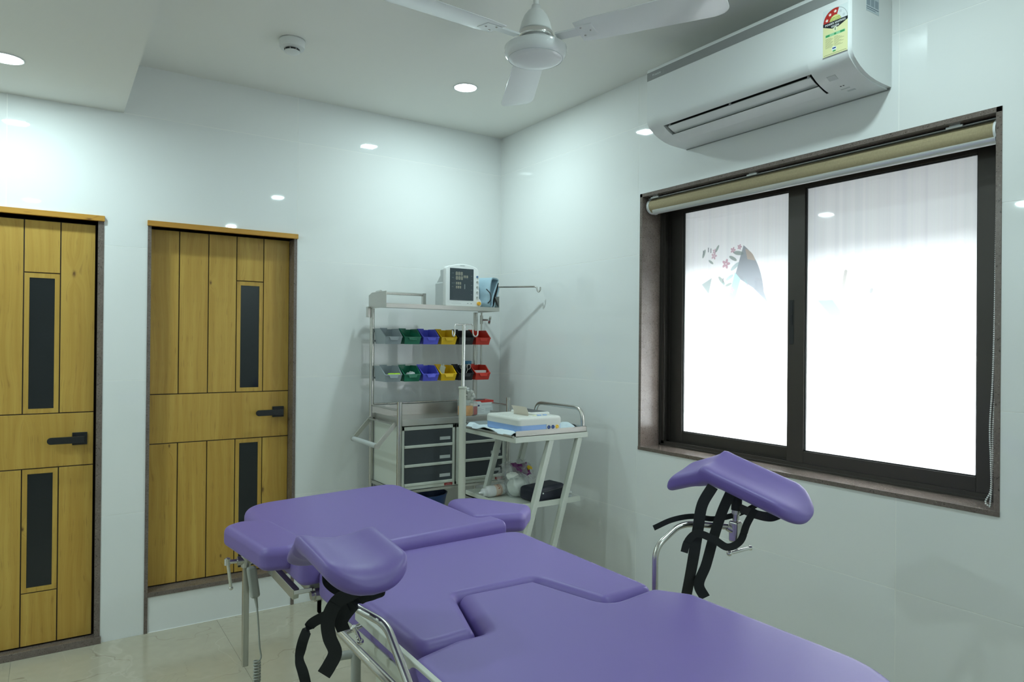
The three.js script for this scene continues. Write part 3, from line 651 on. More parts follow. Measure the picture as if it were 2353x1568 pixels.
// ---------------------------------------------------------------- roller blind
{
  const a = 1.224, b = 2.648, yc = 1.981;
  const d = thing('roller_blind', 'beige rolled-up roller blind with aluminium bottom bar inside the window recess', 'roller blind', [0.05, 1.93, (a + b) / 2]);
  const prof = [];
  for (let k = 0; k <= 16; k++) { const t = Math.PI / 2 + k / 16 * Math.PI; prof.push([0.05 + 0.034 * Math.cos(t), yc + 0.032 * Math.sin(t)]); }
  prof.push([0.075, yc - 0.032], [0.075, yc + 0.032]);
  part(d, 'fascia', metric(sweepZ(prof, a + 0.012, b - 0.006, 0.5)), M.blindFabric, 'beige woven fabric');
  const cap = prof.map(([x, y]) => [0.052 + (x - 0.052) * 1.06, yc + (y - yc) * 1.08]);
  part(d, 'end_cap', sweepZ(cap, a, a + 0.013, 0.5), M.white);
  part(d, 'end_cap', sweepZ(cap, b - 0.007, b, 0.5), M.white);
  part(d, 'head_rail', box(0.03, 0.09, yc + 0.0325, yc + 0.0355, a, b), M.lightGrey);
  part(d, 'bottom_bar', sweepZ([[0.014, 1.955], [0.017, 1.958], [0.026, 1.956], [0.032, 1.94], [0.027, 1.937], [0.018, 1.942]].reverse(), 1.262, b, 0.9), M.aluminium, 'aluminium bottom bar');
  for (const z of [1.272, 1.80, 2.535]) part(d, 'clip', merge([box(0.022, 0.05, yc + 0.034, yc + 0.041, z - 0.016, z + 0.016, 0.001), box(0.018, 0.024, yc + 0.03, yc + 0.037, z - 0.024, z + 0.024, 0.001)]), M.aluminium);
  const beads = [], bead = new THREE.IcosahedronGeometry(0.0027, 1);
  const run = pts => { const c = new THREE.CatmullRomCurve3(pts), L = c.getLength(), n = Math.round(L / 0.0062); for (let k = 0; k <= n; k++) { const p = c.getPointAt(k / n); beads.push(bead.clone().translate(p.x, p.y, p.z)); } };
  run([V(0.04, 1.97, 2.6435), V(0.028, 1.6, 2.646), V(0.022, 1.25, 2.643), V(0.018, 1.1, 2.638), V(0.016, 1.0, 2.642), V(0.02, 0.92, 2.64), V(0.008, 0.886, 2.632), V(0.01, 0.876, 2.642)]);
  run([V(0.056, 1.97, 2.6435), V(0.05, 1.6, 2.645), V(0.04, 1.25, 2.645), V(0.03, 1.1, 2.641), V(0.024, 1.0, 2.643), V(0.022, 0.93, 2.642), V(0.01, 0.88, 2.643)]);
  part(d, 'bead_chain', mergeGeometries(beads), M.white, 'white bead pull chain');
}

// ---------------------------------------------------------------- steel treatment cart in the corner
const CX0 = -0.864, CX1 = -0.232, CZ0 = 0.1, CZ1 = 0.454;
{
  const d = thing('treatment_cart', 'stainless steel treatment cart with drawers and bin rails in the corner', 'cart', [(CX0 + CX1) / 2, 0, (CZ0 + CZ1) / 2]);
  const post = (x, z, y1, r = 0.0125) => { const p = part(d, 'post', rod(V(x, 0.1, z), V(x, y1, z), r), M.steel); part(p, 'post_cap', rod(V(x, y1, z), V(x, y1 + 0.004, z), r + 0.0006), M.steel); };
  post(CX0, CZ0, 1.512); post(CX1, CZ0, 1.512); post(CX0, CZ1, 1.046); post(CX1, CZ1, 1.046);
  for (const [x, z] of [[CX0, CZ0], [CX1, CZ0], [CX0, CZ1], [CX1, CZ1]]) {
    const c = sub(d, 'caster', [x - d.position.x, 0, z - d.position.z]);
    part(c, 'wheel', rod(V(x - 0.012, 0.04, z), V(x + 0.012, 0.04, z), 0.04), M.darkGrey);
    part(c, 'fork', merge([box(x - 0.018, x - 0.013, 0.03, 0.095, z - 0.012, z + 0.012), box(x + 0.013, x + 0.018, 0.03, 0.095, z - 0.012, z + 0.012), box(x - 0.018, x + 0.018, 0.09, 0.1, z - 0.015, z + 0.015)]), M.steel);
  }
  // top shelf
  const sz = 0.318, sx0 = CX0 - 0.014, sx1 = -0.208, sy = 1.515;
  part(d, 'top_shelf', merge([box(sx0, sx1, sy + 0.008, sy + 0.02, CZ0 - 0.012, sz - 0.0012), box(sx0, sx1, sy, sy + 0.022, sz - 0.0012, sz)]), M.steelSheet);
  for (const x of [sx0, sx1]) part(d, 'shelf_end', slab([V(x, sy, CZ0 - 0.012), V(x, sy + 0.07, CZ0 - 0.012), V(x, sy + 0.083, CZ0 + 0.03), V(x, sy + 0.083, sz - 0.001), V(x, sy, sz - 0.001)].reverse(), 0.0015), M.steelSheet);
  const tag = new THREE.BoxGeometry(0.0004, 0.03, 0.03); tag.translate(sx0 - 0.0003, sy + 0.05, 0.2);
  part(d, 'paper_tag', tag, M.white, 'small white paper sticker');
  part(d, 'shelf_rail', merge([pipe([V(sx0 + 0.004, sy + 0.083, 0.235), V(sx0 + 0.03, sy + 0.087, CZ0 + 0.004), V(-0.56, sy + 0.087, CZ0 + 0.004)], 0.008, 0.04), box(-0.575, -0.557, sy + 0.02, sy + 0.095, CZ0 - 0.006, CZ0 + 0.014)]), M.steel);
  part(d, 'shelf_lip', box(-0.85, -0.56, sy + 0.02, sy + 0.028, CZ0 - 0.004, CZ0), M.steel);
  part(d, 'side_socket', box(sx0 - 0.016, sx0, sy - 0.045, sy + 0.01, CZ0 - 0.012, CZ0 + 0.012, 0.001), M.steelSheet);
  // rails for the bins
  for (const y of [1.392, 1.198]) part(d, 'bin_rail', merge([box(CX0, CX1, y, y + 0.014, CZ0 + 0.011, CZ0 + 0.015), box(CX0, CX1, y - 0.05, y - 0.042, CZ0 + 0.011, CZ0 + 0.014)]), M.steel);
  // drip pole with its knob and hooked arm
  const px = -0.212, pz = 0.105;
  part(d, 'drip_pole', pipe([V(px + 0.018, 1.18, pz), V(px + 0.018, 1.664, pz), V(-0.06, 1.654, 0.442)], 0.0052, 0.02, 80), M.steel);
  part(d, 'drip_hook', smoothTube([V(-0.06, 1.654, 0.442), V(-0.054, 1.648, 0.456), V(-0.052, 1.632, 0.46), V(-0.048, 1.624, 0.466), V(-0.044, 1.632, 0.474), V(-0.043, 1.65, 0.476)], 0.0042, 30), M.steel);
  part(d, 'pole_clamp', rod(V(px + 0.018, 1.45, pz), V(px + 0.018, 1.5, pz), 0.009), M.steel);
  part(d, 'clamp_knob', merge([rod(V(px + 0.02, 1.475, pz), V(px + 0.05, 1.474, pz + 0.02), 0.006), new THREE.CylinderGeometry(0.024, 0.024, 0.012, 7).rotateZ(Math.PI / 2 - 0.2).rotateY(-0.6).translate(px + 0.058, 1.473, pz + 0.026)]), M.steel);
  // worktop tray and rails
  part(d, 'worktop', merge([box(CX0 + 0.014, CX1 - 0.014, 0.944, 0.948, CZ0, CZ1 - 0.004), box(CX0 + 0.016, CX1 - 0.014, 0.93, 0.962, CZ1 - 0.0045, CZ1 - 0.002, 0.001), box(CX0 + 0.012, CX0 + 0.014, 0.93, 0.968, CZ0, CZ1 - 0.004), box(CX1 - 0.014, CX1 - 0.012, 0.93, 0.968, CZ0, CZ1 - 0.004), box(CX0, CX1, 0.944, 1.005, CZ0 + 0.012, CZ0 + 0.0135)]), M.steelSheet);
  part(d, 'guard_rail', rod(V(CX0, 1.012, CZ0), V(CX1, 1.012, CZ0), 0.005), M.steel);
  part(d, 'guard_rail', rod(V(CX0, 1.008, CZ0), V(CX0, 1.008, CZ1), 0.005), M.steel);
  part(d, 'guard_rail', rod(V(CX1, 1.008, CZ0), V(CX1, 1.008, CZ1), 0.005), M.steel);
  // side panel, lower shelf, bottom frame
  part(d, 'side_panel', box(CX0 + 0.012, CX0 + 0.015, 0.615, 0.93, CZ0 + 0.012, CZ1 - 0.012), M.creamWhite);
  part(d, 'side_panel', box(CX1 - 0.015, CX1 - 0.012, 0.615, 0.93, CZ0 + 0.012, CZ1 - 0.012), M.creamWhite);
  part(d, 'back_panel', box(CX0 + 0.012, CX1 - 0.012, 0.32, 0.93, CZ0 + 0.008, CZ0 + 0.011), M.steelSheet);
  part(d, 'bottom_rail', merge([box(CX0, CX1, 0.6, 0.612, CZ1 - 0.014, CZ1, 0.001), box(CX0 - 0.004, CX0 + 0.004, 0.6, 0.615, CZ0, CZ1), box(CX1 - 0.004, CX1 + 0.004, 0.6, 0.615, CZ0, CZ1)]), M.steel);
  part(d, 'lower_shelf', merge([box(CX0, CX1, 0.296, 0.3, CZ0, CZ1), box(CX0, CX1, 0.296, 0.32, CZ1 - 0.002, CZ1), box(CX0, CX1, 0.296, 0.32, CZ0, CZ0 + 0.002)]), M.steelSheet);
  // drawer units
  for (const [a, b] of [[CX0 + 0.018, -0.552], [-0.542, CX1 - 0.016]]) {
    const u = sub(d, 'drawer_unit', [(a + b) / 2 - d.position.x, 0.615, CZ1 - 0.02 - d.position.z]);
    part(u, 'case', merge([box(a, b, 0.615, 0.925, CZ0 + 0.02, CZ1 - 0.03), box(a, a + 0.013, 0.615, 0.925, CZ1 - 0.03, CZ1 - 0.008, 0.001), box(b - 0.013, b, 0.615, 0.925, CZ1 - 0.03, CZ1 - 0.008, 0.001), box(a, b, 0.907, 0.925, CZ1 - 0.03, CZ1 - 0.008, 0.001), box(a, b, 0.615, 0.631, CZ1 - 0.03, CZ1 - 0.008, 0.001)]), M.creamWhite);
    for (const [y0, y1] of [[0.819, 0.906], [0.725, 0.817], [0.632, 0.723]]) {
      const f = part(u, 'drawer_front', box(a + 0.0145, b - 0.0145, y0 + 0.014, y1 - 0.0005, CZ1 - 0.03, CZ1 - 0.011, 0.0015), M.drawer, 'dark grey drawer front');
      part(f, 'drawer_pull', box(a + 0.0135, b - 0.0135, y0, y0 + 0.0135, CZ1 - 0.03, CZ1 - 0.003, 0.002), M.creamWhite);
      part(f, 'label_holder', box(b - 0.085, b - 0.025, y0 + 0.03, y0 + 0.046, CZ1 - 0.0115, CZ1 - 0.0095, 0.0006), M.lightGrey);
    }
    const pl = new THREE.BoxGeometry(0.047, 0.0135, 0.0006); pl.translate(b - 0.036, 0.6235, CZ1 - 0.0075);
    const badge = canvasTex(192, 56, (g, w, h) => { g.fillStyle = '#8e1f1f'; g.fillRect(0, 0, w, h); g.fillStyle = '#d89a98'; g.font = 'bold 15px sans-serif'; g.textAlign = 'center'; g.fillText('UNITED', 96, 18); g.font = 'bold 26px sans-serif'; g.fillText('SURGICALS', 96, 44); });
    part(u, 'name_plate', pl, new THREE.MeshStandardMaterial({ map: badge, roughness: 0.5 }), 'small red name plate');
    part(u, 'lock', rod(V(b - 0.026, 0.9155, CZ1 - 0.009), V(b - 0.026, 0.9155, CZ1 - 0.0055), 0.0045), M.chrome);
  }
  // push handle on the side
  const h0 = onZ(808, 1006, 0.13), h1 = onZ(871, 1029, 0.44), k0 = V(CX0 - 0.013, 0.945, 0.13), k1 = V(CX0 - 0.013, 0.945, 0.44);
  const hd = sub(d, 'push_handle', [k0.x - d.position.x, 0.9, 0]);
  const hv0 = V((h0.x + h1.x) / 2, (h0.y + h1.y) / 2, 0.13), hv1 = V((h0.x + h1.x) / 2, (h0.y + h1.y) / 2, 0.44);
  part(hd, 'handle_bar', rod(hv0.clone().add(V(0, 0, -0.004)), hv1.clone().add(V(0, 0, 0.004)), 0.0125), M.lightGrey, 'grey handle bar');
  for (const [p, q] of [[k0, hv0], [k1, hv1]]) part(hd, 'handle_arm', merge([bar(p, q, 0.004, 0.022, 0.001, V(0, 0, 1)), rod(q.clone().add(V(0, 0, -0.005)), q.clone().add(V(0, 0, 0.005)), 0.0135)]), M.steelSheet);
  part(hd, 'handle_plate', box(CX0 - 0.03, CX0 - 0.012, 0.938, 0.942, 0.115, 0.44), M.steelSheet);
}

// ---------------------------------------------------------------- coloured storage bins
function binGeometry(w) {
  const h = 0.078, t = 0.0022, dp = 0.135, wb = w * 0.82, wt = w, L = [];
  const P = (s, u, y, z) => V(s * (y / h * (wt - wb) / 2 + wb / 2) + u, y, z);
  for (const s of [-1, 1]) {                                        // flared sides with the slanting front edge
    const q = [P(s, 0, 0, 0), P(s, 0, h, 0), P(s, 0, h, dp * 0.56), P(s, 0, 0.036, dp), P(s, 0, 0, dp - 0.012)];
    L.push(slab(s > 0 ? q.reverse() : q, t));
    L.push(bar(P(s, -s * 0.001, h, 0), P(s, -s * 0.001, h, dp * 0.56), 0.005, 0.004, 0.0008, V(1, 0, 0)), bar(P(s, -s * 0.001, h, dp * 0.56), P(s, -s * 0.001, 0.036, dp), 0.005, 0.0045, 0.0008, V(1, 0, 0)));
  }
  L.push(box(-wb / 2, wb / 2, 0, t, 0, dp - 0.012));
  L.push(slab([P(-1, 0, 0, t), P(1, 0, 0, t), P(1, 0, h, t), P(-1, 0, h, t)], t).translate(0, 0, -t));
  L.push(slab([P(-1, 0, 0, dp - 0.012), P(1, 0, 0, dp - 0.012), P(1, 0, 0.036, dp), P(-1, 0, 0.036, dp)], t));
  L.push(box(-wt * 0.46, wt * 0.46, 0.034, 0.0385, dp - 0.004, dp + 0.005, 0.001));                 // front rim
  L.push(slab([V(-0.026, 0.0345, dp + 0.004), V(0.026, 0.0345, dp + 0.004), V(0.02, 0.02, dp + 0.006), V(-0.02, 0.02, dp + 0.006)].reverse(), 0.002));   // label grip
  L.push(box(-0.02, 0.02, h, h + 0.006, 0, 0.003));
  return merge(L);
}
const binColors = { grey: [0.30, 0.35, 0.37], green: [0.008, 0.155, 0.085], blue: [0.09, 0.10, 0.62], yellow: [0.80, 0.50, 0.006], black: [0.012, 0.011, 0.014], red: [0.62, 0.035, 0.018] };
const binMat = Object.fromEntries(Object.entries(binColors).map(([k, c]) => [k, std(c, 0.38)]));
const binX = [], BZ = CZ0 + 0.018, BIN = 0.106, BINS = Object.keys(binColors), binLabel = {
  grey0: 'empty grey open-front bin, end of the upper bin row', green0: 'empty green open-front bin in the upper bin row', blue0: 'empty blue open-front bin in the upper bin row', yellow0: 'empty yellow open-front bin in the upper bin row', black0: 'black open-front bin in the upper bin row', red0: 'empty red open-front bin, end of the upper bin row',
  grey1: 'grey open-front bin with lime green items in the lower row', green1: 'green open-front bin with a white wrapper in the lower row', blue1: 'empty blue open-front bin in the lower bin row', yellow1: 'yellow open-front bin with a clear packet in the lower row', black1: 'black open-front bin holding scissors in the lower row', red1: 'red open-front bin with white paper in the lower row' };
const binGeo = binGeometry(BIN - 0.003);
for (const [row, y] of [[0, 1.331], [1, 1.136]]) BINS.forEach((c, k) => {
  const x = -0.808 + k * 0.1075; binX[k] = x;
  const o = loc(scene, numbered('storage_bin'), binGeo, binMat[c]);
  o.position.set(x, y, BZ); o.userData = { label: binLabel[c + row], category: 'bin', group: `${row ? 'lower' : 'upper'} row of coloured bins on the cart` };
});
// what the lower bins hold
const YB = 1.1385;
for (const dx of [-0.012, 0.02]) {
  const o = loc(scene, numbered('lime_capsule'), merge([new THREE.CapsuleGeometry(0.0085, 0.03, 6, 14).rotateZ(Math.PI / 2)]), std([0.42, 0.72, 0.02], 0.35));
  o.position.set(binX[0] + dx + 0.008, YB + 0.034, BZ + 0.115); o.scale.set(0.8, 0.9, 1); o.userData = { label: dx < 0 ? 'lime green oval item lying deeper in the grey bin' : 'lime green oval item by the rim of the grey bin', category: 'capsule', group: 'lime green items in the grey bin' };
}
{
  const crumple = (w, h, dp, s) => { const g = new THREE.BoxGeometry(w, h, dp, 6, 4, 6), p = g.attributes.position; for (let i = 0; i < p.count; i++) { const x = p.getX(i), y = p.getY(i), z = p.getZ(i), n = (k) => (noise(x * 90 + 7 * k, z * 90 + y * 70 + s, 90 + k) - 0.5); p.setXYZ(i, x + n(1) * w * 0.3, y + n(2) * h * 0.7, z + n(3) * dp * 0.3); } g.computeVertexNormals(); return g; };
  const a = loc(scene, 'wrapper', crumple(0.05, 0.026, 0.04, 3), std([0.72, 0.75, 0.74], 0.5)); a.position.set(binX[1] + 0.002, YB + 0.024, BZ + 0.095); a.rotation.z = 0.35; a.userData = { label: 'crumpled white wrapper in the green bin', category: 'wrapper' };
  const b = loc(scene, 'clear_packet', crumple(0.03, 0.055, 0.012, 9), std([0.75, 0.85, 0.75], 0.2, 0, { transmission: 0.45, thickness: 0 })); b.position.set(binX[3] - 0.012, YB + 0.05, BZ + 0.075); b.rotation.z = -0.3; b.userData = { label: 'clear plastic packet standing in the yellow bin', category: 'packet' };
  const c = loc(scene, 'paper_stack', box(-0.04, 0.04, 0.003, 0.048, 0.07, 0.105, 0.002), std([0.78, 0.74, 0.72], 0.7)); c.position.set(binX[5], YB, BZ); c.userData = { label: 'white folded papers in the red bin', category: 'paper' };
  // jar behind the red bin
  const j = thing('jar', 'clear jar with blue lid behind the lower red bin', 'jar', [binX[5] - 0.045, YB, BZ + 0.035]);
  loc(j, 'jar_body', lathe([[0, 0.002], [0.022, 0.002], [0.0235, 0.006], [0.0235, 0.075], [0.021, 0.082], [0.0205, 0.082], [0.0225, 0.074], [0.0225, 0.008], [0, 0.004]]), std([0.82, 0.88, 0.88], 0.1, 0, { transmission: 0.7, thickness: 0 }));
  loc(j, 'lid', lathe([[0, 0.082], [0.025, 0.082], [0.0255, 0.084], [0.0255, 0.098], [0.023, 0.1], [0, 0.1]]), std([0.035, 0.17, 0.30], 0.4), 'blue screw lid');
  // scissors standing in the black bin
  const s = thing('scissors', 'steel scissors standing handles up in the black bin', 'scissors', [binX[4] + 0.012, YB, BZ + 0.1]);
  const ring = (x, y) => new THREE.TorusGeometry(0.0125, 0.0017, 8, 28).scale(0.85, 1.15, 1).translate(x, y, 0);
  loc(s, 'blade', merge([rod(V(0.008, 0.006, 0), V(-0.01, 0.055, 0), 0.0016), ring(-0.02, 0.07)]), M.steel);
  loc(s, 'blade', merge([rod(V(-0.006, 0.006, 0.003), V(0.016, 0.055, 0.003), 0.0016), ring(0.024, 0.069)]), M.steel);
}

// ---------------------------------------------------------------- on the cart's top shelf
{
  const y = 1.535, z = 0.286, x0 = -0.52, x1 = -0.322, cx = (x0 + x1) / 2, w = x1 - x0, h = 0.222;
  const d = thing('patient_monitor', 'white patient monitor with dark screen on the cart top shelf', 'monitor', [cx, y, z - 0.05]);
  d.rotation.y = -0.05;
  const s = new THREE.Shape();
  s.moveTo(-w / 2 + 0.012, 0); s.lineTo(w / 2 - 0.005, 0); s.quadraticCurveTo(w / 2 + 0.012, 0, w / 2 + 0.012, 0.018); s.quadraticCurveTo(w / 2 + 0.01, 0.034, w / 2 - 0.002, 0.04); s.lineTo(w / 2 - 0.006, h - 0.035); s.quadraticCurveTo(w / 2 - 0.01, h - 0.016, w / 2 - 0.03, h - 0.01); s.quadraticCurveTo(0, h + 0.012, -w / 2 + 0.03, h - 0.01); s.quadraticCurveTo(-w / 2 - 0.002, h - 0.012, -w / 2, h - 0.03); s.lineTo(-w / 2, 0.012); s.quadraticCurveTo(-w / 2, 0, -w / 2 + 0.012, 0);
  const bez = new THREE.ExtrudeGeometry(s, { depth: 0.028, bevelEnabled: true, bevelSize: 0.004, bevelThickness: 0.005, bevelSegments: 4, curveSegments: 10 });
  bez.translate(0, 0.004, 0.02);
  loc(d, 'bezel', toCreasedNormals(bez, 0.6), M.white);
  loc(d, 'case', merge([box(-w / 2 - 0.004, w / 2 - 0.02, 0.004, h * 0.6, -0.085, 0.02, 0.008), slab([V(-w / 2 - 0.002, h * 0.55, -0.085), V(-w / 2 - 0.002, h * 0.55, 0.02), V(-w / 2 - 0.002, h - 0.02, 0.02), V(-w / 2 - 0.002, h * 0.75, -0.03)].reverse(), 0.003).translate(0.003, 0, 0), box(-w / 2, w / 2 - 0.02, 0.01, h - 0.018, -0.03, 0.02, 0.008)]), M.lightGrey);
  const scr = canvasTex(384, 512, (g, W2, H2) => {
    g.fillStyle = '#3c474c'; g.fillRect(0, 0, W2, H2);
    const seg = (x, yy, k, n) => { g.fillStyle = '#c9c2a9'; for (let i = 0; i < n; i++) { const X0 = x + i * k * 0.78, wd = k * 0.5, t = k * 0.11; for (const q of [0, 0.5, 1]) g.fillRect(X0, yy + q * k * 0.9, wd, t); g.fillRect(X0, yy, t, k); g.fillRect(X0 + wd - t, yy, t, k); } };
    seg(95, 58, 52, 3); seg(98, 128, 52, 3); seg(100, 220, 38, 3); seg(100, 282, 38, 3); seg(222, 110, 34, 3);
    g.fillStyle = '#7d8585'; g.font = '22px sans-serif'; g.fillText('SYS', 30, 88); g.fillText('DIA', 30, 160); g.fillText('SpO2', 28, 246); g.fillText('PR', 30, 306); g.fillText('mmHg', 226, 162); g.fillRect(232, 250, 16, 78);
    g.fillStyle = '#68716f'; for (let k = 0; k < 5; k++) g.fillRect(342, 110 + k * 75, 22, 8);
  });
  const sp = new THREE.BoxGeometry(0.142, 0.172, 0.0012);
  loc(d, 'screen', sp.translate(-0.008, 0.12, 0.0535), [0, 1, 2, 3, 4, 5].map(k => k === 4 ? new THREE.MeshPhysicalMaterial({ map: scr, roughness: 0.15 }) : M.darkGrey), 'dark screen with unlit digits');
  const mk = canvasTex(128, 32, (g, a, b) => { g.fillStyle = '#e2e5e4'; g.fillRect(0, 0, a, b); g.fillStyle = '#8b9192'; g.font = 'bold 25px sans-serif'; g.textAlign = 'center'; g.fillText('CONTEC', 64, 25); });
  loc(d, 'maker_mark', new THREE.BoxGeometry(0.034, 0.0085, 0.0006).translate(-0.004, h - 0.001, 0.0532), [0, 1, 2, 3, 4, 5].map(k => k === 4 ? new THREE.MeshStandardMaterial({ map: mk, roughness: 0.4 }) : M.white));
  for (let k = 0; k < 5; k++) loc(d, 'key', rod(V(w / 2 - 0.013, h - 0.056 - k * 0.028, 0.052), V(w / 2 - 0.013, h - 0.056 - k * 0.028, 0.056), 0.0055), k ? M.greyPlastic : std([0.10, 0.20, 0.38], 0.4), k ? undefined : 'blue key');
  loc(d, 'knob', rod(V(w / 2 - 0.004, 0.02, 0.052), V(w / 2 - 0.004, 0.02, 0.066), 0.0105, 0.0095), std([0.82, 0.42, 0.03], 0.4), 'orange turning knob');
  for (const x of [0.03, 0.05]) loc(d, 'indicator', box(x - 0.003, x + 0.003, 0.017, 0.0195, 0.0525, 0.0537), M.darkGrey);
  loc(d, 'print_line', box(-0.07, -0.01, 0.0165, 0.0185, 0.0525, 0.0533), M.lightGrey);
  // folded cuff leaning beside it
  const c = thing('blood_pressure_cuff', 'folded pale blue blood pressure cuff beside the monitor', 'cuff', [-0.262, 1.535, 0.25]);
  const sheet = (pts, t, dz, w2) => { const cv = new THREE.CatmullRomCurve3(pts.map(p => V(p[0], p[1], 0))), n = 40, A = [], B = []; for (let i = 0; i <= n; i++) { const p = cv.getPoint(i / n), q = cv.getTangent(i / n); A.push([p.x - q.y * t, p.y + q.x * t]); B.push([p.x + q.y * t, p.y - q.x * t]); } return sweepZ([...A, ...B.reverse()], dz, dz + w2, 0.7); };
  const cuffMat = std([0.36, 0.50, 0.58], 0.8);
  c.rotation.y = 0.55;
  loc(c, 'outer_flap', sheet([[-0.03, 0.05], [-0.034, 0.02], [-0.02, 0.006], [-0.004, 0.012], [0.0, 0.045], [0.035, 0.105], [0.062, 0.148], [0.07, 0.158], [0.058, 0.164], [0.02, 0.166], [-0.012, 0.16], [-0.036, 0.09], [-0.03, 0.03]], 0.0035, -0.05, 0.1), cuffMat);
  loc(c, 'inner_fold', sheet([[0.0, 0.004], [0.012, 0.01], [0.03, 0.05], [0.062, 0.11], [0.076, 0.145]], 0.003, -0.048, 0.096), std([0.03, 0.035, 0.04], 0.8), 'black inner side');
  loc(c, 'inner_fold', sheet([[0.006, 0.002], [0.022, 0.008], [0.045, 0.05], [0.072, 0.1], [0.08, 0.12]], 0.0045, -0.05, 0.1), cuffMat);
  loc(c, 'label_patch', sheet([[0.03, 0.004], [0.05, 0.04], [0.078, 0.09]], 0.003, -0.045, 0.09), std([0.55, 0.55, 0.45], 0.8));
  loc(c, 'air_hose', smoothTube([V(-0.03, 0.02, 0.03), V(-0.05, 0.04, 0.06), V(-0.052, 0.075, 0.06), V(-0.07, 0.1, 0.045)], 0.003, 30), M.darkGrey);
  const t = loc(scene, 'black_pouch', box(-0.045, 0.045, 0, 0.03, -0.05, 0.05, 0.012), M.webbing); t.position.set(-0.248, 1.535, 0.147); t.scale.set(0.8, 0.85, 0.72); t.userData = { label: 'flat black pouch under the folded cuff', category: 'pouch' };
}

// ---------------------------------------------------------------- on the cart's worktop
{
  const Y0 = 0.9482;
  const bottle = (name, label, x, z, r, h, fill, liquid, capColor) => {
    const b = thing(name, label, 'bottle', [x, Y0, z]);
    loc(b, 'bottle_body', lathe([[0, 0.001], [r * 0.8, 0.001], [r, 0.008], [r, h * 0.55], [r * 0.93, h * 0.62], [r * 0.45, h * 0.82], [r * 0.4, h * 0.84], [r * 0.4, h * 0.95], [0, h * 0.95]]), std([0.86, 0.9, 0.88], 0.06, 0, { transmission: 0.85, thickness: 0 }));
    loc(b, 'liquid', lathe([[0, 0.003], [r * 0.78, 0.003], [r * 0.93, 0.009], [r * 0.93, h * fill], [0, h * fill]]), liquid, 'coloured liquid');
    if (capColor) loc(b, 'cap', lathe([[0, h * 0.93], [r * 0.46, h * 0.93], [r * 0.46, h], [r * 0.4, h * 1.01], [0, h * 1.01]]), capColor);
    return b;
  };
  bottle('orange_bottle', 'clear spray bottle of orange liquid on the cart worktop', -0.425, 0.33, 0.044, 0.15, 0.36, std([0.82, 0.30, 0.006], 0.25), M.white);
  const rb = bottle('red_bottle', 'small bottle of red liquid next to a glove box', -0.365, 0.31, 0.024, 0.10, 0.52, std([0.55, 0.012, 0.01], 0.25), M.white);
  const lab = new THREE.CylinderGeometry(0.0245, 0.0245, 0.016, 24, 1, true).translate(0, 0.058, 0);
  loc(rb, 'label_band', lab, std([0.72, 0.66, 0.64], 0.6));
  const bx = thing('glove_box', 'white cardboard box with red top edge on the cart worktop', 'box', [-0.285, Y0, 0.24]);
  const front = canvasTex(256, 160, (g, w, h) => { g.fillStyle = '#d8dedf'; g.fillRect(0, 0, w, h); g.fillStyle = '#c2342c'; g.beginPath(); g.moveTo(0, 0); g.lineTo(256, 0); g.lineTo(256, 22); g.lineTo(100, 26); g.lineTo(84, 10); g.lineTo(0, 8); g.fill(); g.fillStyle = '#2e2f63'; g.fillRect(6, 50, 68, 18); g.fillStyle = '#9aa2a6'; g.fillRect(100, 52, 130, 4); for (let k = 0; k < 4; k++) g.fillRect(40, 92 + k * 14, 60 + 30 * (k % 2), 3); for (let k = 0; k < 3; k++) g.fillRect(150, 90 + k * 12, 80, 3); });
  loc(bx, 'carton', new THREE.BoxGeometry(0.125, 0.076, 0.1).translate(0, 0.038, 0), [0, 1, 2, 3, 4, 5].map(k => k === 4 ? new THREE.MeshStandardMaterial({ map: front, roughness: 0.6 }) : k === 2 ? std([0.55, 0.05, 0.04], 0.5) : std([0.72, 0.74, 0.74], 0.6)));
  loc(bx, 'slot_flap', box(-0.045, 0.02, 0.076, 0.079, -0.02, 0.03, 0.001), M.darkGrey);
  bx.rotation.y = -0.03;
  const tub = thing('blue_tub', 'dark blue plastic tub on the cart lower shelf', 'tub', [-0.66, 0.3, 0.3]);
  loc(tub, 'tub_body', lathe([[0, 0], [0.1, 0], [0.115, 0.2], [0.125, 0.25], [0.13, 0.262], [0.122, 0.262], [0.11, 0.2], [0.096, 0.006], [0, 0.006]]), std([0.01, 0.045, 0.17], 0.35));
}

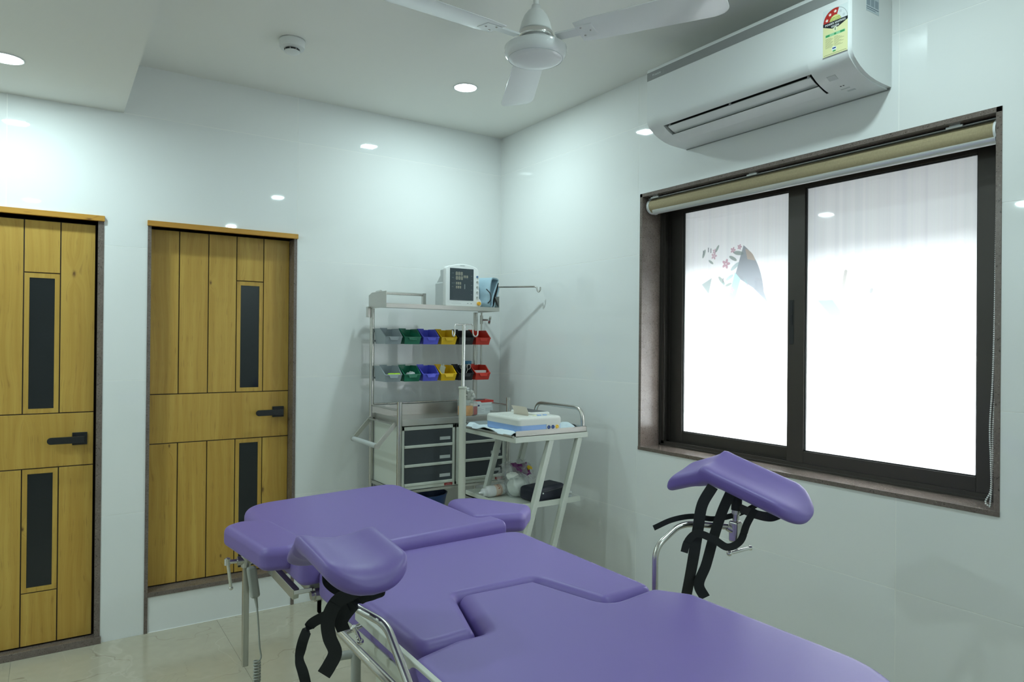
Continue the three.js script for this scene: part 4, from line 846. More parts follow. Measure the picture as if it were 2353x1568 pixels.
// ---------------------------------------------------------------- drip stand between cart and trolley
{
  const p = far(1062, 1000, 3.27), x = p.x, z = p.z;
  const d = thing('drip_stand', 'cream tube drip stand with two steel hooks', 'drip stand', [x, 0, z]);
  const yC = onZ(1062, 891, z).y, yT = onZ(1067, 746, z).y;
  part(d, 'lower_tube', rod(V(x, 0.09, z), V(x, yC - 0.004, z), 0.0172), M.cream);
  part(d, 'collar', lathe([[0.0, -0.006], [0.0185, -0.006], [0.0205, -0.002], [0.0205, 0.002], [0.0185, 0.004], [0, 0.004]]).translate(x, yC, z), M.cream);
  part(d, 'upper_rod', rod(V(x, yC - 0.1, z), V(x + 0.004, yT, z), 0.0085), M.chrome, 'polished steel rod');
  const hx = x + 0.004, s = 0.048;
  for (const k of [-1, 1]) {
    const q = (u, v, w) => V(hx + k * u, yT + v, z + w);
    part(d, 'hook', smoothTube([q(0, 0, 0), q(s * 0.55, 0.001 * k, 0), q(s * 0.92, 0.001, 0), q(s, -0.008, 0), q(s + 0.002, -0.045, 0.002), q(s + 0.008, -0.056, 0.006), q(s + 0.018, -0.052, 0.012), q(s + 0.021, -0.028, 0.014)], 0.0032, 60), M.chrome);
  }
  const kn = onZ(1082, 908, z);
  part(d, 'lock_screw', rod(V(x, kn.y, z), V(x + 0.03, kn.y, z + 0.006), 0.006), M.steel);
  const kg = []; for (let k = 0; k < 6; k++) { const a = k * Math.PI / 3; kg.push(new THREE.SphereGeometry(0.0105, 12, 10).translate(0.017 * Math.cos(a), 0.017 * Math.sin(a), 0)); }
  kg.push(new THREE.CylinderGeometry(0.018, 0.018, 0.016, 20).rotateX(Math.PI / 2), new THREE.CylinderGeometry(0.009, 0.009, 0.024, 16).rotateX(Math.PI / 2));
  part(d, 'star_knob', merge(kg).rotateY(-0.75).translate(x + 0.034, kn.y, z + 0.008), M.greyPlastic, 'grey star-shaped knob');
  part(d, 'hub', lathe([[0, 0.06], [0.03, 0.06], [0.034, 0.07], [0.03, 0.1], [0.02, 0.12], [0, 0.12]]).translate(x, 0, z), M.cream);
  for (let k = 0; k < 5; k++) {
    const a = k * 1.2566 - 0.576, e = V(x + 0.18 * Math.cos(a), 0.065, z + 0.18 * Math.sin(a));
    const leg = part(d, 'leg', bar(V(x, 0.08, z), e, 0.02, 0.025, 0.002, V(-Math.sin(a), 0, Math.cos(a))), M.cream);
    part(leg, 'caster_wheel', merge([rod(V(e.x - 0.009 * Math.sin(a), 0.025, e.z + 0.009 * Math.cos(a)), V(e.x + 0.009 * Math.sin(a), 0.025, e.z - 0.009 * Math.cos(a)), 0.025), rod(V(e.x, 0.03, e.z), e, 0.006)]), M.darkGrey);
  }
}

// ---------------------------------------------------------------- white instrument trolley
const TX0 = -0.572, TX1 = -0.16, TZ0 = 0.59, TZ1 = 1.03;
{
  const d = thing('instrument_trolley', 'white trolley with slanted legs and a steel tray top', 'trolley', [(TX0 + TX1) / 2, 0, (TZ0 + TZ1) / 2]);
  const T = 0.026, y0 = 0.9, y1 = 0.926;
  part(d, 'top_frame', merge([box(TX0, TX1, y0, y1, TZ1 - T, TZ1, 0.002), box(TX0, TX1, y0, y1, TZ0, TZ0 + T, 0.002), box(TX0, TX0 + T, y0 + 0.0004, y1 - 0.0004, TZ0 + T - 0.003, TZ1 - T + 0.003), box(TX1 - T, TX1, y0 + 0.0004, y1 - 0.0004, TZ0 + T - 0.003, TZ1 - T + 0.003)]), M.creamWhite);
  const e = 0.004, rim = [box(TX0 + e, TX1 - e, y1, y1 + 0.0025, TZ0 + e, TZ1 - e), box(TX0 + e, TX1 - 0.006, y1, y1 + 0.026, TZ1 - e - 0.002, TZ1 - e), box(TX0 + e, TX1 - 0.006, y1, y1 + 0.026, TZ0 + e, TZ0 + e + 0.002), box(TX1 - e - 0.004, TX1 - e - 0.002, y1, y1 + 0.026, TZ0 + e, TZ1 - e)];
  part(d, 'tray', merge(rim), M.steelSheet, 'stainless steel tray');
  part(d, 'tray_lip', rod(V(TX0 - 0.002, y1 + 0.001, TZ0 + 0.012), V(TX0 - 0.002, y1 + 0.001, TZ1 - 0.012), 0.006), M.steelSheet);
  const hx = TX1 - 0.012;
  part(d, 'handle', pipe([V(hx, y1 - 0.005, TZ1 - 0.022), V(hx, 1.035, TZ1 - 0.03), V(hx, 1.035, TZ0 + 0.035), V(hx, y1 - 0.005, TZ0 + 0.025)], 0.0095, 0.07, 90), M.steel, 'bent steel push handle');
  // slanted legs, two at each end
  const leg = (xt, z) => {
    const k = 0.302, a = V(xt, y0 + 0.002, z), b = V(xt - k * (y0 - 0.09), 0.09, z);
    const l = part(d, 'leg', bar(a, b, T, T, 0.002, V(0, 0, 1)), M.creamWhite);
    part(l, 'caster_wheel', merge([rod(V(b.x, 0.038, z - 0.012), V(b.x, 0.038, z + 0.012), 0.038), rod(V(b.x, 0.04, z), V(b.x, 0.1, z), 0.008)]), M.darkGrey);
  };
  for (const z of [TZ1 - T / 2 - 0.001, TZ0 + T / 2 + 0.001]) { leg(-0.372, z); leg(-0.205, z); }
  // lower shelf with raised rim
  const s0 = -0.585, s1 = -0.185, ys = 0.597;
  part(d, 'lower_shelf', merge([box(s0, s1, ys, ys + 0.006, TZ0 + 0.026, TZ1 - 0.026), box(s0, s1, ys, ys + 0.025, TZ1 - 0.028, TZ1 - 0.026), box(s0, s1, ys, ys + 0.025, TZ0 + 0.026, TZ0 + 0.028), box(s0, s0 + 0.002, ys, ys + 0.025, TZ0 + 0.026, TZ1 - 0.026), box(s0, s1, ys, ys + 0.024, TZ1 - 0.0255, TZ1 - 0.0235)]), M.creamWhite);
}
const TRAY = 0.9287;
// quilted underpad on the tray, edges curling over the rim
{
  const d = thing('underpad', 'white and blue quilted underpad spread on the steel tray', 'underpad', [(TX0 + TX1) / 2, TRAY, 0.8]);
  const nu = 56, nv = 56, x0 = TX0 - 0.006, x1 = TX1 - 0.016, z0 = TZ0 + 0.014, z1 = TZ1 - 0.014, P = [];
  const height = (u, v) => {
    let y = TRAY + 0.006 + 0.0015 * Math.sin(u * 60) * Math.sin(v * 60);
    y += 0.03 * Math.exp(-((u / 0.065) ** 2)) * (0.75 + 0.25 * Math.sin(v * 9 + 0.6));                                  // rolls up over the open edge
    y += 0.022 * Math.exp(-(((1 - u) / 0.07) ** 2)) * Math.max(0, Math.sin(v * 7 - 3.2));
    y += 0.008 * Math.exp(-(((1 - v) / 0.04) ** 2)) * Math.max(0, Math.sin(u * 5 - 0.6)) + 0.004 * (noise(u * 7, v * 7, 120) - 0.3);
    if (u < 0.05) y -= (0.05 - u) * 0.9 * (0.5 + 0.5 * Math.sin(v * 9 + 0.6));
    return Math.max(TRAY + 0.003, y);
  };
  const pos = [], idx = [];
  for (const s of [1, 0]) for (let j = 0; j <= nv; j++) for (let i = 0; i <= nu; i++) { const u = i / nu, v = j / nv, wob = 0.006 * Math.sin(v * 23) * (u < 0.1 ? 1 : 0); pos.push(x0 + (x1 - x0) * u + wob, height(u, v) - (s ? 0 : 0.004), z0 + (z1 - z0) * v); }
  const n1 = (nu + 1) * (nv + 1);
  for (let j = 0; j < nv; j++) for (let i = 0; i < nu; i++) { const a = j * (nu + 1) + i, b = a + 1, c = a + nu + 1, e = c + 1; idx.push(a, c, b, b, c, e, a + n1, b + n1, c + n1, b + n1, e + n1, c + n1); }
  const rim = (a, b) => idx.push(a, b, a + n1, b, b + n1, a + n1);
  for (let i = 0; i < nu; i++) { rim(i, i + 1); rim(nv * (nu + 1) + i + 1, nv * (nu + 1) + i); }
  for (let j = 0; j < nv; j++) { rim((j + 1) * (nu + 1), j * (nu + 1)); rim(j * (nu + 1) + nu, (j + 1) * (nu + 1) + nu); }
  const g = new THREE.BufferGeometry(); g.setAttribute('position', new THREE.Float32BufferAttribute(pos, 3)); g.setIndex(idx); g.computeVertexNormals();
  part(d, 'pad_sheet', g, M.pale);
  part(d, 'blue_backing', slab([V(-0.44, TRAY + 0.011, TZ1 - 0.045), V(-0.3, TRAY + 0.012, TZ1 - 0.03), V(-0.42, TRAY + 0.0145, TZ1 - 0.012), V(-0.46, TRAY + 0.012, TZ1 - 0.02)].reverse(), 0.001), std([0.35, 0.62, 0.85], 0.7), 'blue backing folded over');
}
// fetal monitor on the underpad
{
  const x0 = -0.542, x1 = -0.298, z0 = 0.728, z1 = 1.008, y = TRAY + 0.0115, w = x1 - x0, dp = z1 - z0;
  const d = thing('fetal_monitor', 'white and blue recorder device with paper slip on the tray', 'medical device', [(x0 + x1) / 2, y, (z0 + z1) / 2]);
  const lo = 0.031, hi = 0.067;
  const outline = (in0, r) => [[-w / 2 + in0, -dp / 2 + in0, r], [w / 2 - in0, -dp / 2 + in0, r], [w / 2 - in0, dp / 2 - in0, r], [-w / 2 + in0, dp / 2 - in0, r]];
  loc(d, 'blue_base', pad(outline(0.001, 0.022), 0.0, lo, 0.001, 0.006), M.blue, 'blue lower case');
  loc(d, 'top_case', pad(outline(0, 0.02), lo, hi, 0.014, 0.001), M.deviceWhite, 'off-white upper case');
  loc(d, 'screen_hump', pad([[0.0, -dp / 2 + 0.02, 0.02], [w / 2 - 0.012, -dp / 2 + 0.02, 0.02], [w / 2 - 0.012, dp / 2 - 0.07, 0.02], [0.0, dp / 2 - 0.07, 0.02]], hi - 0.006, hi + 0.012, 0.009, 0.001), M.deviceWhite);
  loc(d, 'display', box(0.012, w / 2 - 0.024, hi + 0.0115, hi + 0.0128, -dp / 2 + 0.035, dp / 2 - 0.09, 0.0004), M.darkGrey, 'dark display');
  loc(d, 'paper_door', pad([[-w / 2 + 0.018, -dp / 2 + 0.03, 0.01], [-0.012, -dp / 2 + 0.03, 0.01], [-0.012, dp / 2 - 0.03, 0.01], [-w / 2 + 0.018, dp / 2 - 0.03, 0.01]], hi - 0.002, hi + 0.002, 0.002, 0.001), M.deviceWhite);
  // paper slip curling out of the slot
  const pg = new THREE.PlaneGeometry(1, 1, 8, 10), pp = pg.attributes.position;
  for (let i = 0; i < pp.count; i++) { const u = pp.getX(i) + 0.5, v = pp.getY(i) + 0.5; pp.setXYZ(i, -0.035 - 0.02 * v * v + 0.006 * Math.sin(u * 3), hi + 0.001 + 0.042 * v, -0.03 + 0.12 * u + 0.008 * v); }
  pg.computeVertexNormals();
  loc(d, 'paper_slip', pg, std([0.75, 0.68, 0.58], 0.7, 0, { side: THREE.DoubleSide }), 'cream paper slip');
  for (const [a, b] of [[0.018, dp / 2 - 0.045], [0.05, dp / 2 - 0.045]]) loc(d, 'key', box(a, a + 0.018, hi - 0.001, hi + 0.004, b - 0.012, b, 0.001), M.blue, 'blue key');
  loc(d, 'key', box(-0.01, 0.008, hi - 0.001, hi + 0.003, dp / 2 - 0.056, dp / 2 - 0.044, 0.001), std([0.78, 0.8, 0.5], 0.4));
  // sockets in a white field on the front
  loc(d, 'socket_plate', box(w / 2 - 0.09, w / 2 - 0.014, 0.004, 0.033, dp / 2 - 0.004, dp / 2 + 0.0008, 0.0004), M.deviceWhite);
  [[std([0.02, 0.06, 0.22], 0.35), 'dark blue socket'], [std([0.02, 0.06, 0.22], 0.35), 'dark blue socket'], [std([0.85, 0.52, 0.03], 0.35), 'yellow socket']].forEach(([m, l], k) => {
    const cx = w / 2 - 0.077 + k * 0.0235, s = loc(d, 'socket', new THREE.TorusGeometry(0.0062, 0.0028, 10, 24).translate(cx, 0.018, dp / 2 + 0.001), m, l);
    loc(s, 'socket_core', rod(V(cx, 0.018, dp / 2), V(cx, 0.018, dp / 2 + 0.0018), 0.005), k < 2 ? std([0.05, 0.13, 0.35], 0.4) : std([0.8, 0.6, 0.12], 0.4));
  });
}
// things on the trolley's lower shelf
{
  const ys = 0.6032;
  const bt = thing('gel_bottle', 'white gel bottle with orange lettering lying on the trolley shelf', 'bottle', [-0.505, ys + 0.0275, 0.735]);
  bt.rotation.y = 0.12;
  const lbl = canvasTex(256, 128, (g, w, h) => { g.fillStyle = '#d9c3b0'; g.fillRect(0, 0, w, h); g.fillStyle = '#b0583f'; g.font = 'bold 44px sans-serif'; g.textAlign = 'center'; g.save(); g.translate(128, 64); g.fillText('ULTRA GEL', 0, 14); g.restore(); g.fillStyle = '#8d3d36'; g.fillRect(0, 92, w, 6); });
  const prof = [[0, 0], [0.022, 0.0], [0.027, 0.006], [0.0272, 0.095], [0.025, 0.105], [0.02, 0.11], [0.019, 0.112], [0.0195, 0.126], [0.017, 0.13], [0.006, 0.131], [0.0045, 0.15], [0, 0.152]];
  loc(bt, 'bottle_body', lathe(prof, 32).rotateZ(Math.PI / 2).translate(0.07, 0, 0), M.white);
  loc(bt, 'label_band', new THREE.CylinderGeometry(0.0276, 0.0276, 0.04, 32, 1, true).rotateZ(Math.PI / 2).translate(0.025, 0, 0), new THREE.MeshStandardMaterial({ map: lbl, roughness: 0.6 }), 'label with orange lettering');
  const lump = (rx, ry, rz, amp, f, s, det = 5) => { const g = mergeVertices((() => { const q = new THREE.IcosahedronGeometry(1, det); q.deleteAttribute('normal'); q.deleteAttribute('uv'); return q; })()), p = g.attributes.position; for (let i = 0; i < p.count; i++) { const v = V(p.getX(i), p.getY(i), p.getZ(i)), n = 1 + amp * (fbm(v.x * f + 9, v.y * f + v.z * f * 1.7 + 5, s, 1e6, 1e6, 3) - 0.5); p.setXYZ(i, v.x * rx * n, Math.max(v.y * ry * n, -ry * 0.86), v.z * rz * n); } g.computeVertexNormals(); return g; };
  const cb = thing('cotton_bag', 'clear plastic bag of white cotton on the trolley shelf', 'bag', [-0.40, ys + 0.048, 0.79]);
  loc(cb, 'cotton', merge([lump(0.045, 0.05, 0.05, 0.5, 3, 131), lump(0.03, 0.02, 0.04, 0.6, 3, 133).translate(-0.01, 0.045, -0.02)]), std([0.78, 0.80, 0.73], 0.95));
  loc(cb, 'bag_film', lump(0.06, 0.062, 0.065, 0.7, 3.4, 135), std([0.9, 0.92, 0.92], 0.12, 0, { transmission: 0.86, thickness: 0 }), 'crinkled clear plastic');
  const pk = thing('purple_packet', 'purple and clear plastic packet resting on the cotton bag', 'packet', [-0.318, ys + 0.0, 0.70]);
  const sheet = (w, h, amp, s) => { const q = new THREE.BoxGeometry(w, 0.004, h, 18, 1, 14), p = q.attributes.position; for (let i = 0; i < p.count; i++) { const x = p.getX(i), y = p.getY(i), z = p.getZ(i); p.setXYZ(i, x + 0.01 * (noise(z * 60, 3, s) - 0.5), y + amp * (fbm(x * 28 + 3, z * 28 + 8, s, 1e6, 1e6, 3) - 0.45) - 1.2 * x * x, z + 0.01 * (noise(x * 60, 7, s) - 0.5)); } q.computeVertexNormals(); return q; };
  loc(pk, 'packet_face', sheet(0.1, 0.07, 0.05, 151).rotateX(0.7).translate(0.0, 0.108, 0.0), std([0.15, 0.018, 0.13], 0.25));
  loc(pk, 'packet_sleeve', merge([sheet(0.17, 0.11, 0.075, 153).rotateX(0.6).translate(-0.01, 0.112, -0.005), sheet(0.1, 0.11, 0.08, 155).rotateX(1.2).rotateZ(0.5).translate(-0.075, 0.075, 0)]), std([0.9, 0.9, 0.9], 0.1, 0, { transmission: 0.85, thickness: 0 }), 'clear crinkled sleeve');
  loc(pk, 'packet_fill', lump(0.06, 0.045, 0.03, 0.5, 3, 157).translate(0, 0.039, 0), std([0.75, 0.77, 0.74], 0.8));
  loc(pk, 'yellow_mark', sheet(0.025, 0.02, 0.02, 159).rotateX(0.7).translate(0.045, 0.112, 0.008), std([0.75, 0.5, 0.02], 0.4));
  const np = thing('navy_pouch', 'navy blue fabric pouch on the trolley lower shelf', 'pouch', [-0.332, ys, 0.905]);
  const g = new RoundedBoxGeometry(0.185, 0.075, 0.13, 8, 0.022), p = g.attributes.position;
  for (let i = 0; i < p.count; i++) { const x = p.getX(i), y = p.getY(i), z = p.getZ(i); p.setXYZ(i, x * (1 + 0.06 * (noise(y * 40, z * 40, 141) - 0.5)), y < 0 ? y : y * (0.78 + 0.35 * (x + 0.09) / 0.185 + 0.12 * (noise(x * 30, z * 30, 142) - 0.5)), z * (1 + 0.08 * (noise(x * 30, y * 30, 143) - 0.5))); }
  g.computeVertexNormals(); g.translate(0, 0.0376, 0);
  loc(np, 'pouch_body', g, std([0.008, 0.010, 0.022], 0.6));
  loc(np, 'zip', smoothTube([V(-0.088, 0.046, 0.06), V(-0.02, 0.052, 0.0665), V(0.04, 0.058, 0.0665), V(0.088, 0.064, 0.06)], 0.0018, 30), M.darkGrey);
  loc(np, 'zip_pull', new THREE.SphereGeometry(0.004, 10, 8).translate(-0.045, 0.044, 0.067), M.lightGrey);
  const wj = thing('small_white_jar', 'tiny white plastic jar at the end of the trolley shelf', 'jar', [-0.2145, ys, 0.955]);
  loc(wj, 'jar_body', lathe([[0, 0], [0.014, 0], [0.015, 0.003], [0.015, 0.02], [0.013, 0.023], [0, 0.023]], 24), M.lightGrey);
  loc(wj, 'jar_lid', lathe([[0, 0.022], [0.0155, 0.022], [0.0155, 0.034], [0.014, 0.036], [0, 0.036]], 24), M.white);
}

// ---------------------------------------------------------------- examination table
{
  const top = 0.75, d = thing('examination_table', 'purple padded gynaecological examination table with leg supports', 'examination table', [-1.36, 0, 2.05]);
  const at = (px, py, y) => { const q = onY(px, py, y); return [q.x, q.z]; };
  // head section
  part(d, 'head_pad', pad([[-1.742, 1.078, 0.14], [-1.122, 0.985, 0.085], [-1.121, 1.632, 0.012], [-1.07, 1.634, 0.012], [-1.063, 1.716, 0.014], [-1.735, 1.772, 0.03]], 0.705, 0.782, 0.026, 0.015), M.purple, 'purple head section pad');
  // middle section with the cut-out
  const [c1x, c1z] = at(1225, 1331, top), [c0x, c0z] = at(1053, 1366, top), [c2x, c2z] = at(1113, 1450, top), [c3x, c3z] = at(1395, 1384, top), L = 2.345, G = 0.004;
  const inR = at(1500, 1347, top), inL = at(985, 1482, top);
  part(d, 'seat_pad', pad([[-1.69, 1.738, 0.06], [-1.03, 1.722, 0.06], [-1.035, inR[1] - G, 0.03], [c3x + 0.01, c3z - 0.012, 0.03], [c1x + 0.012, c1z - G, 0.03], [c0x - G, c0z - G, 0.018], [c2x - 0.012, c2z - 0.012, 0.02], [-1.60, inL[1] - G, 0.04], [-1.675, inL[1] - G, 0.035]], 0.672, top, 0.024, 0.014), M.purple, 'purple seat section pad');
  part(d, 'foot_pad', pad([[c1x, c1z, 0.025], [c0x, c0z, 0.018], [c2x, c2z, 0.03], [-1.60, inL[1], 0.05], [-1.73, inL[1] + 0.035, 0.06], [-1.735, 2.95, 0.12], [-1.60, 3.08, 0.1], [-1.12, 3.08, 0.1], [-0.985, 2.85, 0.2], [-0.99, 2.42, 0.05], [-1.05, inR[1], 0.04], [c3x, c3z, 0.04]], 0.675, top + 0.004, 0.034, 0.016), M.purple, 'purple foot section pad');
  part(d, 'seam_tape', box(-1.66, -1.06, 0.71, 0.728, 1.735, 1.75), M.purple);
  // arm pads
  const armPad = (name, px) => name;
  part(d, 'arm_pad', pad([at(512, 1209, 0.788).concat(0.03), at(548, 1197, 0.788).concat(0.05), at(622, 1193, 0.788).concat(0.05), at(712, 1238, 0.788).concat(0.04), at(672, 1260, 0.788).concat(0.03), at(603, 1266, 0.788).concat(0.04)], 0.728, 0.79, 0.022, 0.016), M.purple, 'purple arm rest pad on the door side');
  part(d, 'arm_pad', pad([at(1020, 1150, 0.768).concat(0.05), at(1090, 1146, 0.768).concat(0.06), at(1222, 1163, 0.768).concat(0.035), at(1206, 1186, 0.768).concat(0.03), at(1085, 1192, 0.768).concat(0.03)], 0.712, 0.775, 0.024, 0.02), M.purple, 'purple arm rest pad on the window side');
  // painted frame, column and base
  part(d, 'frame', merge([box(-1.675, -1.645, 0.615, 0.672, 1.72, 2.95, 0.003), box(-1.065, -1.035, 0.615, 0.672, 1.72, 2.95, 0.003), box(-1.675, -1.035, 0.615, 0.672, 1.72, 1.76, 0.003), box(-1.675, -1.035, 0.615, 0.672, 2.9, 2.95, 0.003), box(-1.645, -1.065, 0.64, 0.676, 1.76, 2.9), box(-1.69, -1.12, 0.66, 0.705, 1.15, 1.7, 0.004)]), M.cream, 'cream painted steel frame');
  part(d, 'column', merge([box(-1.52, -1.2, 0.1, 0.62, 1.75, 2.5, 0.01), box(-1.47, -1.25, 0.55, 0.66, 1.6, 2.65, 0.01)]), M.cream);
  part(d, 'base', box(-1.62, -1.1, 0.0, 0.1, 1.3, 2.75, 0.02), M.cream);
  part(d, 'hinge_bolt', merge([rod(V(-1.70, 0.672, 1.745), V(-1.67, 0.672, 1.745), 0.012, 0.012, 6), rod(V(-1.69, 0.672, 1.745), V(-1.675, 0.672, 1.745), 0.017)]), M.steel);
  // side rail with its clamps
  const r0 = onX(778, 1450, -1.745), r1 = onX(886, 1561, -1.745);
  const ry = (r0.y + r1.y) / 2;
  part(d, 'side_rail', rod(V(-1.745, ry, r0.z - 0.03), V(-1.745, ry, r1.z + 0.3), 0.0085), M.steel, 'polished side rail');
  for (const z of [r0.z + 0.02, r1.z + 0.25]) part(d, 'rail_post', rod(V(-1.745, ry, z), V(-1.66, ry + 0.02, z), 0.006), M.steel);
  part(d, 'frame_bar', bar(V(-1.71, ry + 0.035, r0.z + 0.02), V(-1.71, ry + 0.035, r1.z + 0.3), 0.012, 0.02, 0.002), M.cream);
  const fb = onX(818, 1502, -1.70);
  part(d, 'crank', merge([rod(V(fb.x - 0.045, fb.y - 0.01, fb.z - 0.03), V(fb.x, fb.y, fb.z), 0.0095), rod(V(fb.x, fb.y + 0.006, fb.z), V(fb.x, fb.y - 0.12, fb.z), 0.011), rod(V(fb.x, fb.y - 0.07, fb.z), V(fb.x, fb.y - 0.08, fb.z), 0.018)]), M.greyPlastic, 'grey tube crank');
  part(d, 'rail_knob', new THREE.SphereGeometry(0.008, 16, 12).translate(...onX(813, 1445, -1.72).toArray()), M.chrome);
  // arm rest bracket: clamp, square post and locking lever
  const ap = far(565, 1293, 2.02), az = ap.z, ax = ap.x;
  const arm = sub(d, 'arm_bracket', [ax - d.position.x, 0.7, az - d.position.z], 'steel arm rest bracket');
  const yb = onZ(566, 1530, az).y;
  part(arm, 'post', merge([bar(V(ax, yb, az), V(ax, 0.712, az), 0.017, 0.017, 0.002), bar(V(ax - 0.002, yb + 0.004, az + 0.0088), V(ax - 0.002, 0.7, az + 0.0088), 0.004, 0.001, 0)]), M.steel);
  const cl = onZ(545, 1290, az), cr = onZ(590, 1299, az);
  part(arm, 'clamp', merge([rod(V(cl.x, cl.y, az), V(cr.x + 0.03, cl.y - 0.002, az), 0.0125), rod(V(ax, cl.y - 0.02, az), V(ax, cl.y + 0.02, az), 0.014)]), M.steel);
  const l0 = onZ(524, 1292, az), l1 = onZ(531, 1352, az);
  part(arm, 'locking_lever', merge([rod(V(cl.x, cl.y, az), V(l0.x, l0.y, az), 0.006), rod(V(l0.x - 0.003, l0.y + 0.012, az), l1, 0.0045), new THREE.SphereGeometry(0.0062, 14, 10).translate(l1.x, l1.y, l1.z), rod(V(l0.x - 0.002, l0.y - 0.008, az), V(l0.x - 0.002, l0.y + 0.01, az), 0.0085)]), M.chrome, 'chrome locking lever');
  const b0 = far(622, 1303, 1.98), b1 = far(680, 1366, 1.86);
  part(arm, 'bracket_bar', bar(b0, b1, 0.018, 0.03, 0.002), M.steel);
  part(arm, 'bracket_link', bar(b1.clone().add(V(-0.004, 0.004, 0)), far(720, 1355, 1.86), 0.014, 0.012, 0.002), M.steel);
  part(arm, 'bracket_arm', bar(V(cr.x, cl.y - 0.002, az), V(-1.66, 0.69, az + 0.06), 0.02, 0.012, 0.002), M.steel);
  const ar = onY(1160, 1200, 0.7);
  const armR = sub(d, 'arm_bracket', [ar.x - d.position.x, 0.7, ar.z - d.position.z], 'steel arm rest bracket');
  part(armR, 'post', bar(V(-0.98, 0.42, 1.5), V(-0.98, 0.714, 1.5), 0.017, 0.017, 0.002), M.steel);
  part(armR, 'bracket_arm', bar(V(-0.97, 0.705, 1.5), V(-1.13, 0.69, 1.55), 0.02, 0.012, 0.002), M.steel);

  // leg supports: saddle-shaped pads on bent tubes
  // frame of the pad: a along the leg towards the foot end, c across it, b up
  function saddle(width, main, droop, thick, slope, dip, lip) {
    const ns = 44, nt = 40, total = main + droop, pos = [], idx = [];
    const line = s => {                                              // s from the near end (0) over the crest (main) to the far end
      let x = 0, y = 0, ang = slope; const n = 60, ds = s / n;
      for (let i = 0; i < n; i++) { const q = (i + 0.5) * ds, t = Math.min(1, Math.max(0, (q - main + 0.05) / 0.09)); ang = slope + (dip - slope) * t * t * (3 - 2 * t); x -= Math.cos(ang) * ds; y += Math.sin(ang) * ds; }
      return [x, y, ang];
    };
    const c0 = line(main);
    for (let i = 0; i <= ns; i++) {
      const f = i / ns, s = total * (0.5 - 0.5 * Math.cos(Math.PI * f)), [lx, ly, an] = line(s);
      const e0 = Math.min(1, s / 0.05), e1 = Math.min(1, (total - s) / 0.03), round = Math.pow(Math.max(0, 1 - (1 - e0) ** 2.4), 0.5) * Math.pow(Math.max(0, 1 - (1 - e1) ** 2.2), 0.5);
      const wd = width * (0.42 + 0.58 * Math.pow(Math.max(0, 1 - (1 - e0) ** 2.2), 0.5)) * (s > main ? 1 - 0.16 * (s - main) / droop : 1) * Math.max(0.001, Math.pow(round, 0.35));
      for (let j = 0; j < nt; j++) {
        const t = j / nt * 2 * Math.PI, cs = Math.cos(t), sn = Math.sin(t), cc = Math.sign(cs) * Math.pow(Math.abs(cs), 0.55) * wd / 2, hh = Math.sign(sn) * Math.pow(Math.abs(sn), 0.7) * thick / 2 * Math.max(0.02, round);
        const bend = lip * (2 * cc / width) ** 2 * (s > main ? 0.6 : 1);
        const up = hh + bend;
        pos.push(lx - c0[0] - Math.sin(-an) * up * -1, ly - c0[1] + Math.cos(an) * up, cc);
      }
    }
    for (let i = 0; i < ns; i++) for (let j = 0; j < nt; j++) { const a = i * nt + j, b = i * nt + (j + 1) % nt; idx.push(a, a + nt, b, b, a + nt, b + nt); }
    const e = ns * nt; for (let j = 1; j < nt - 1; j++) idx.push(0, j, j + 1, e, e + j + 1, e + j);
    const g = new THREE.BufferGeometry(); g.setAttribute('position', new THREE.Float32BufferAttribute(pos, 3)); g.setIndex(idx);
    return g;
  }
  const oriented = (g, crest, yaw, tilt) => {                        // yaw turns the leg axis from +z towards +x; tilt raises the +x side
    const a = V(Math.sin(yaw), 0, Math.cos(yaw)), c = V(Math.cos(yaw), 0, -Math.sin(yaw)), b = V(0, 1, 0);
    const m = new THREE.Matrix4().makeBasis(a, b, c);
    g.applyMatrix4(new THREE.Matrix4().makeRotationX(-tilt)); g.applyMatrix4(m);
    g.computeVertexNormals(); g.translate(crest.x, crest.y, crest.z);
    const q = g.index.array; const p = g.attributes.position, n = g.attributes.normal; let s = 0;
    for (let i = 0; i < p.count; i++) s += (p.getX(i) - crest.x) * n.getX(i) + (p.getY(i) - crest.y) * n.getY(i) + (p.getZ(i) - crest.z) * n.getZ(i);
    if (s < 0) { for (let i = 0; i < q.length; i += 3) { const t = q[i]; q[i] = q[i + 1]; q[i + 1] = t; } g.computeVertexNormals(); }
    return g;
  };
  const strap = (parent, pts, width, wide, t, name = 'strap') => part(parent, name, ribbon(pts.map(([px, py, tt]) => far(px, py, tt ?? t)), wide, width), M.webbing, 'black webbing strap');
  const R3 = RT.clone(), U3 = UPV.clone(), F3 = FW.clone();
  const mixv = (x, y, z = 0) => R3.clone().multiplyScalar(x).addScaledVector(U3, y).addScaledVector(F3, z);
  {  // window side
    const base = onX(1505, 1350, -0.985), x = -0.985, z = base.z;
    const g = sub(d, 'leg_support', [x - d.position.x, 0.6, z - d.position.z], 'leg support on the window side');
    const yTop = onX(1503, 1258, x).y, bend = far(1566, 1203, 1.83), cl = far(1672, 1211, 1.82);
    part(g, 'support_tube', pipe([V(x, 0.6, z), V(x, yTop, z), bend, cl], 0.0078, 0.035, 90), M.steel, 'bent steel tube');
    const cc = far(1690, 1222, 1.815);
    part(g, 'clamp', merge([new RoundedBoxGeometry(0.026, 0.056, 0.028, 3, 0.006).translate(cc.x, cc.y, cc.z), rod(cl, cc, 0.011)]), M.steel, 'steel clamp block');
    part(g, 'ball_stem', merge([rod(V(cc.x, cc.y + 0.025, cc.z), V(cc.x + 0.002, cc.y + 0.05, cc.z), 0.0075, 0.0095), rod(V(cc.x + 0.002, cc.y + 0.046, cc.z), V(cc.x + 0.004, cc.y + 0.085, cc.z), 0.0115)]), M.steel);
